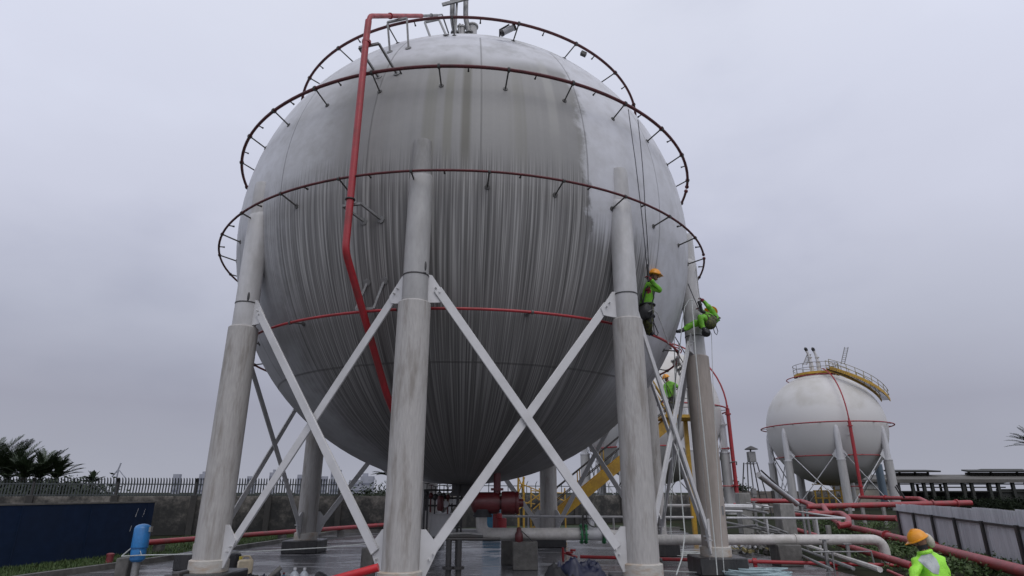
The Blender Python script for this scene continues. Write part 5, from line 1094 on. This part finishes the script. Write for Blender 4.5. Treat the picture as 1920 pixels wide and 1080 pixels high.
b = MB(); b.ell(at(1331, 606, YB - .12), (.17, .14, .17), 14, 9); b.ell(at(1336, 600, YB - .12), (.11, .1, .11), 12, 8); b.obj('harness_pad', M['olive'], rb_)
b = MB(); b.ell(at(1324, 624, YB - .25), (.12, .10, .11), 12, 8); b.obj('seat_bag', M['rubber'], rb_)
YC = 24.3
JC = PJ(YC, pelvis=(1262, 750), chest=(1257, 727), neck=(1253, 716), head=(1249, 709), shL=(1247, 722, .05), shR=(1266, 722, -.02), elL=(1245, 735, -.05), elR=(1276, 729, -.1), wrL=(1249, 746, -.2), wrR=(1283, 722, -.2),
        hipL=(1258, 753), hipR=(1265, 753), knL=(1257, 766, -.1), knR=(1266, 766, -.1), anL=(1258, 779), anR=(1266, 779), toL=(1255, 781, -.12), toR=(1267, 782, -.14))
rc_, JC, _ = person('worker in green jacket and orange helmet standing on the stair landing behind the crossing braces', JC, dict(work, legs=M['dark']), 1.15, (-.35, 0, 1), (-.5, .8, 0), folds=.024)
harness(rc_, JC, M['olive'], 1.05)
YW = 10.2
JD = PJ(YW, chest=(1745, 1064), neck=(1734, 1033), head=(1723, 1013), shL=(1721, 1053, .02), shR=(1765, 1053, .02), elL=(1713, 1086, -.10), elR=(1777, 1084, -.05))
cx0 = JD['chest'].x; JD.update(pelvis=V((cx0 + .02, YW - .12, .36)), wrL=V((cx0 - .22, YW + .18, .42)), wrR=V((cx0 + .22, YW + .20, .42)), hipL=V((cx0 - .10, YW - .08, .34)), hipR=V((cx0 + .14, YW - .08, .34)),
    knL=V((cx0 - .20, YW + .32, .42)), knR=V((cx0 + .24, YW + .32, .42)), anL=V((cx0 - .18, YW + .02, .09)), anR=V((cx0 + .22, YW + .02, .09)), toL=V((cx0 - .20, YW + .20, .04)), toR=V((cx0 + .25, YW + .20, .04)))
rd_, JD, bd_ = person('worker in lime rain jacket and orange helmet seen from behind at the lower right', JD, dict(top=M['hiviz2'], legs=M['hiviz2'], hand=M['glove'], boot=M['rubber']), 1.1, (-.42, .12, .9), (-.6, .75, -.35), folds=.026)
H = JD['head']; b = MB(); b.ell(at(1741, 1013, YW - .02), (.07, .08, .115), 16, 10, Matrix.Rotation(-.45, 3, 'Y')); b.obj('ear_muff', M['creamcloth'], rd_)
b = MB(); c = at(1734, 1035, YW); b.tube(around(c, V((-.25, .1, 1)), .085, 20), .030, 8, closed=True); b.obj('collar', M['hiviz2'], rd_)
b = MB(); c = at(1730, 1026, YW + .0); b.lathe([(.066, -.05), (.072, 0), (.078, .04)], c, V((-.3, .05, 1)), 18); b.obj('neck_gaiter', M['rubber'], rd_)
from mathutils.bvhtree import BVHTree
bmt = bmesh.new(); bmt.from_mesh(bd_.data); tree = BVHTree.FromBMesh(bmt); ob = W[bd_.name]
def onback(x, y, off=.008):
    o = V((0, 0, CAM_H)); d = ray(x, y).normalized(); loc, nrm_, i, ds = tree.ray_cast(o - ob, d)
    return None if loc is None else loc + ob - d * off
tri = [(1730, 1038), (1745, 1037), (1756, 1048), (1762, 1062), (1760, 1077), (1750, 1075), (1736, 1064), (1721, 1050)]
b = MB(); cxp, cyp = 1744, 1056; n = 8; rings = []
for s in range(n + 1):
    row = []
    for i in range(24):
        t = i / 24 * len(tri); k = int(t); f = t - k; x = tri[k][0] * (1 - f) + tri[(k + 1) % len(tri)][0] * f; y = tri[k][1] * (1 - f) + tri[(k + 1) % len(tri)][1] * f
        q = onback(cxp + (x - cxp) * s / n, cyp + (y - cyp) * s / n); row.append(b.bm.verts.new(q) if q is not None else None)
    rings.append(row)
for A_, B_ in zip(rings, rings[1:]):
    for i in range(24):
        vs = [A_[i], A_[(i + 1) % 24], B_[(i + 1) % 24], B_[i]]
        if all(v is not None for v in vs): b._f(vs)
bmesh.ops.remove_doubles(b.bm, verts=b.bm.verts, dist=1e-5)
b.obj('back_panel', M['refl'], rd_, recalc=False, ang=80)
# ------------------------------------------------------------------ ropes
def rope(pts, label, r=.009, m='rope', group=None): b = MB(); b.tube(pts, r, 5); return tag(b.obj('climbing_rope', M[m]), label, 'rope', group)
def offs(x, y, o): return hit(x, y, rad=R + o)
rope([offs(1178, 205, .2), offs(1184, 250, .2), offs(1191, 300, .2), offs(1197, 350, .2), offs(1203, 400, .2), offs(1209, 460, .25), at(1213, 503, YA - .28)], 'left of two dark ropes running down the shell to the hanging worker', .011, 'ropedark')
rope([offs(1196, 225, .2), offs(1201, 270, .2), offs(1205, 315, .2), offs(1208, 360, .2), offs(1210, 400, .2), offs(1214, 455, .25), at(1216, 500, YA - .28)], 'right of two dark ropes running down the shell to the hanging worker', .011, 'ropedark')
rope([at(1296, 440, 16.4), at(1305, 500, 15.6), at(1309, 540, YB), at(1313, 566, YB)], 'thin rope above the raised arm of the leaning worker', .009, 'steel')
rope([at(1290, 532, YB - .3), at(1300, 556, YB - .1), at(1313, 585, YB)], 'dark taut line from a hook on the column to the leaning worker', .012, 'ropedark')
rope([at(1297, 560, YB - .2), at(1300, 600, YB - .5), at(1304, 660, YB - .9), at(1314, 760, YB - 1.1), at(1328, 900, YB - 1.2), at(1341, 1030, YB - 1.2), at(1345, 1078, YB - 1.2)], 'white rope hanging down in front of the rust stained column', .013)
rope([at(1334, 625, YB), at(1336, 700, YB), at(1344, 860, YB), at(1352, 1000, YB - .2), at(1358, 1074, YB - .4)], 'thin white rope hanging free just right of the rust stained column', .008)
rope([at(1262, 545, 15.9), at(1264, 640, 15.7), at(1267, 760, 15.4), at(1275, 900, 15), at(1284, 1000, 14.6), at(1279, 1045, 14.2), at(1268, 1078, 13.8)], 'white rope hanging between the two right columns down to the floor', .014)
rope([at(1300, 563, YB - .4), at(1292, 562, YB - .4), at(1284, 575, YB - .4), at(1279, 605, YB - .4), at(1276, 640, YB - .3), at(1268, 700, YB), at(1262, 760, 16), at(1250, 840, 16.4), at(1246, 960, 16.6)], 'white rope looping from a hook beside the foot of the leaning worker', .013)
rope([at(1245, 700, 17.4), at(1258, 800, 17.2), at(1262, 900, 17), at(1256, 1000, 16.6)], 'thin pale rope hanging behind the braces between the right columns', .008)
rope([at(1272, 640, 16.2), at(1277, 760, 16.0), at(1268, 860, 15.8), at(1256, 930, 15.6), at(1259, 1010, 15.4)], 'slack pale rope behind the hanging floor rope, bowing left near the pipe', .007)
rope([at(1303, 640, 15.0), at(1309, 780, 14.8), at(1322, 930, 14.6), at(1331, 1050, 14.4)], 'faint thin line beside the white rope on the rust stained column', .006, 'steel')
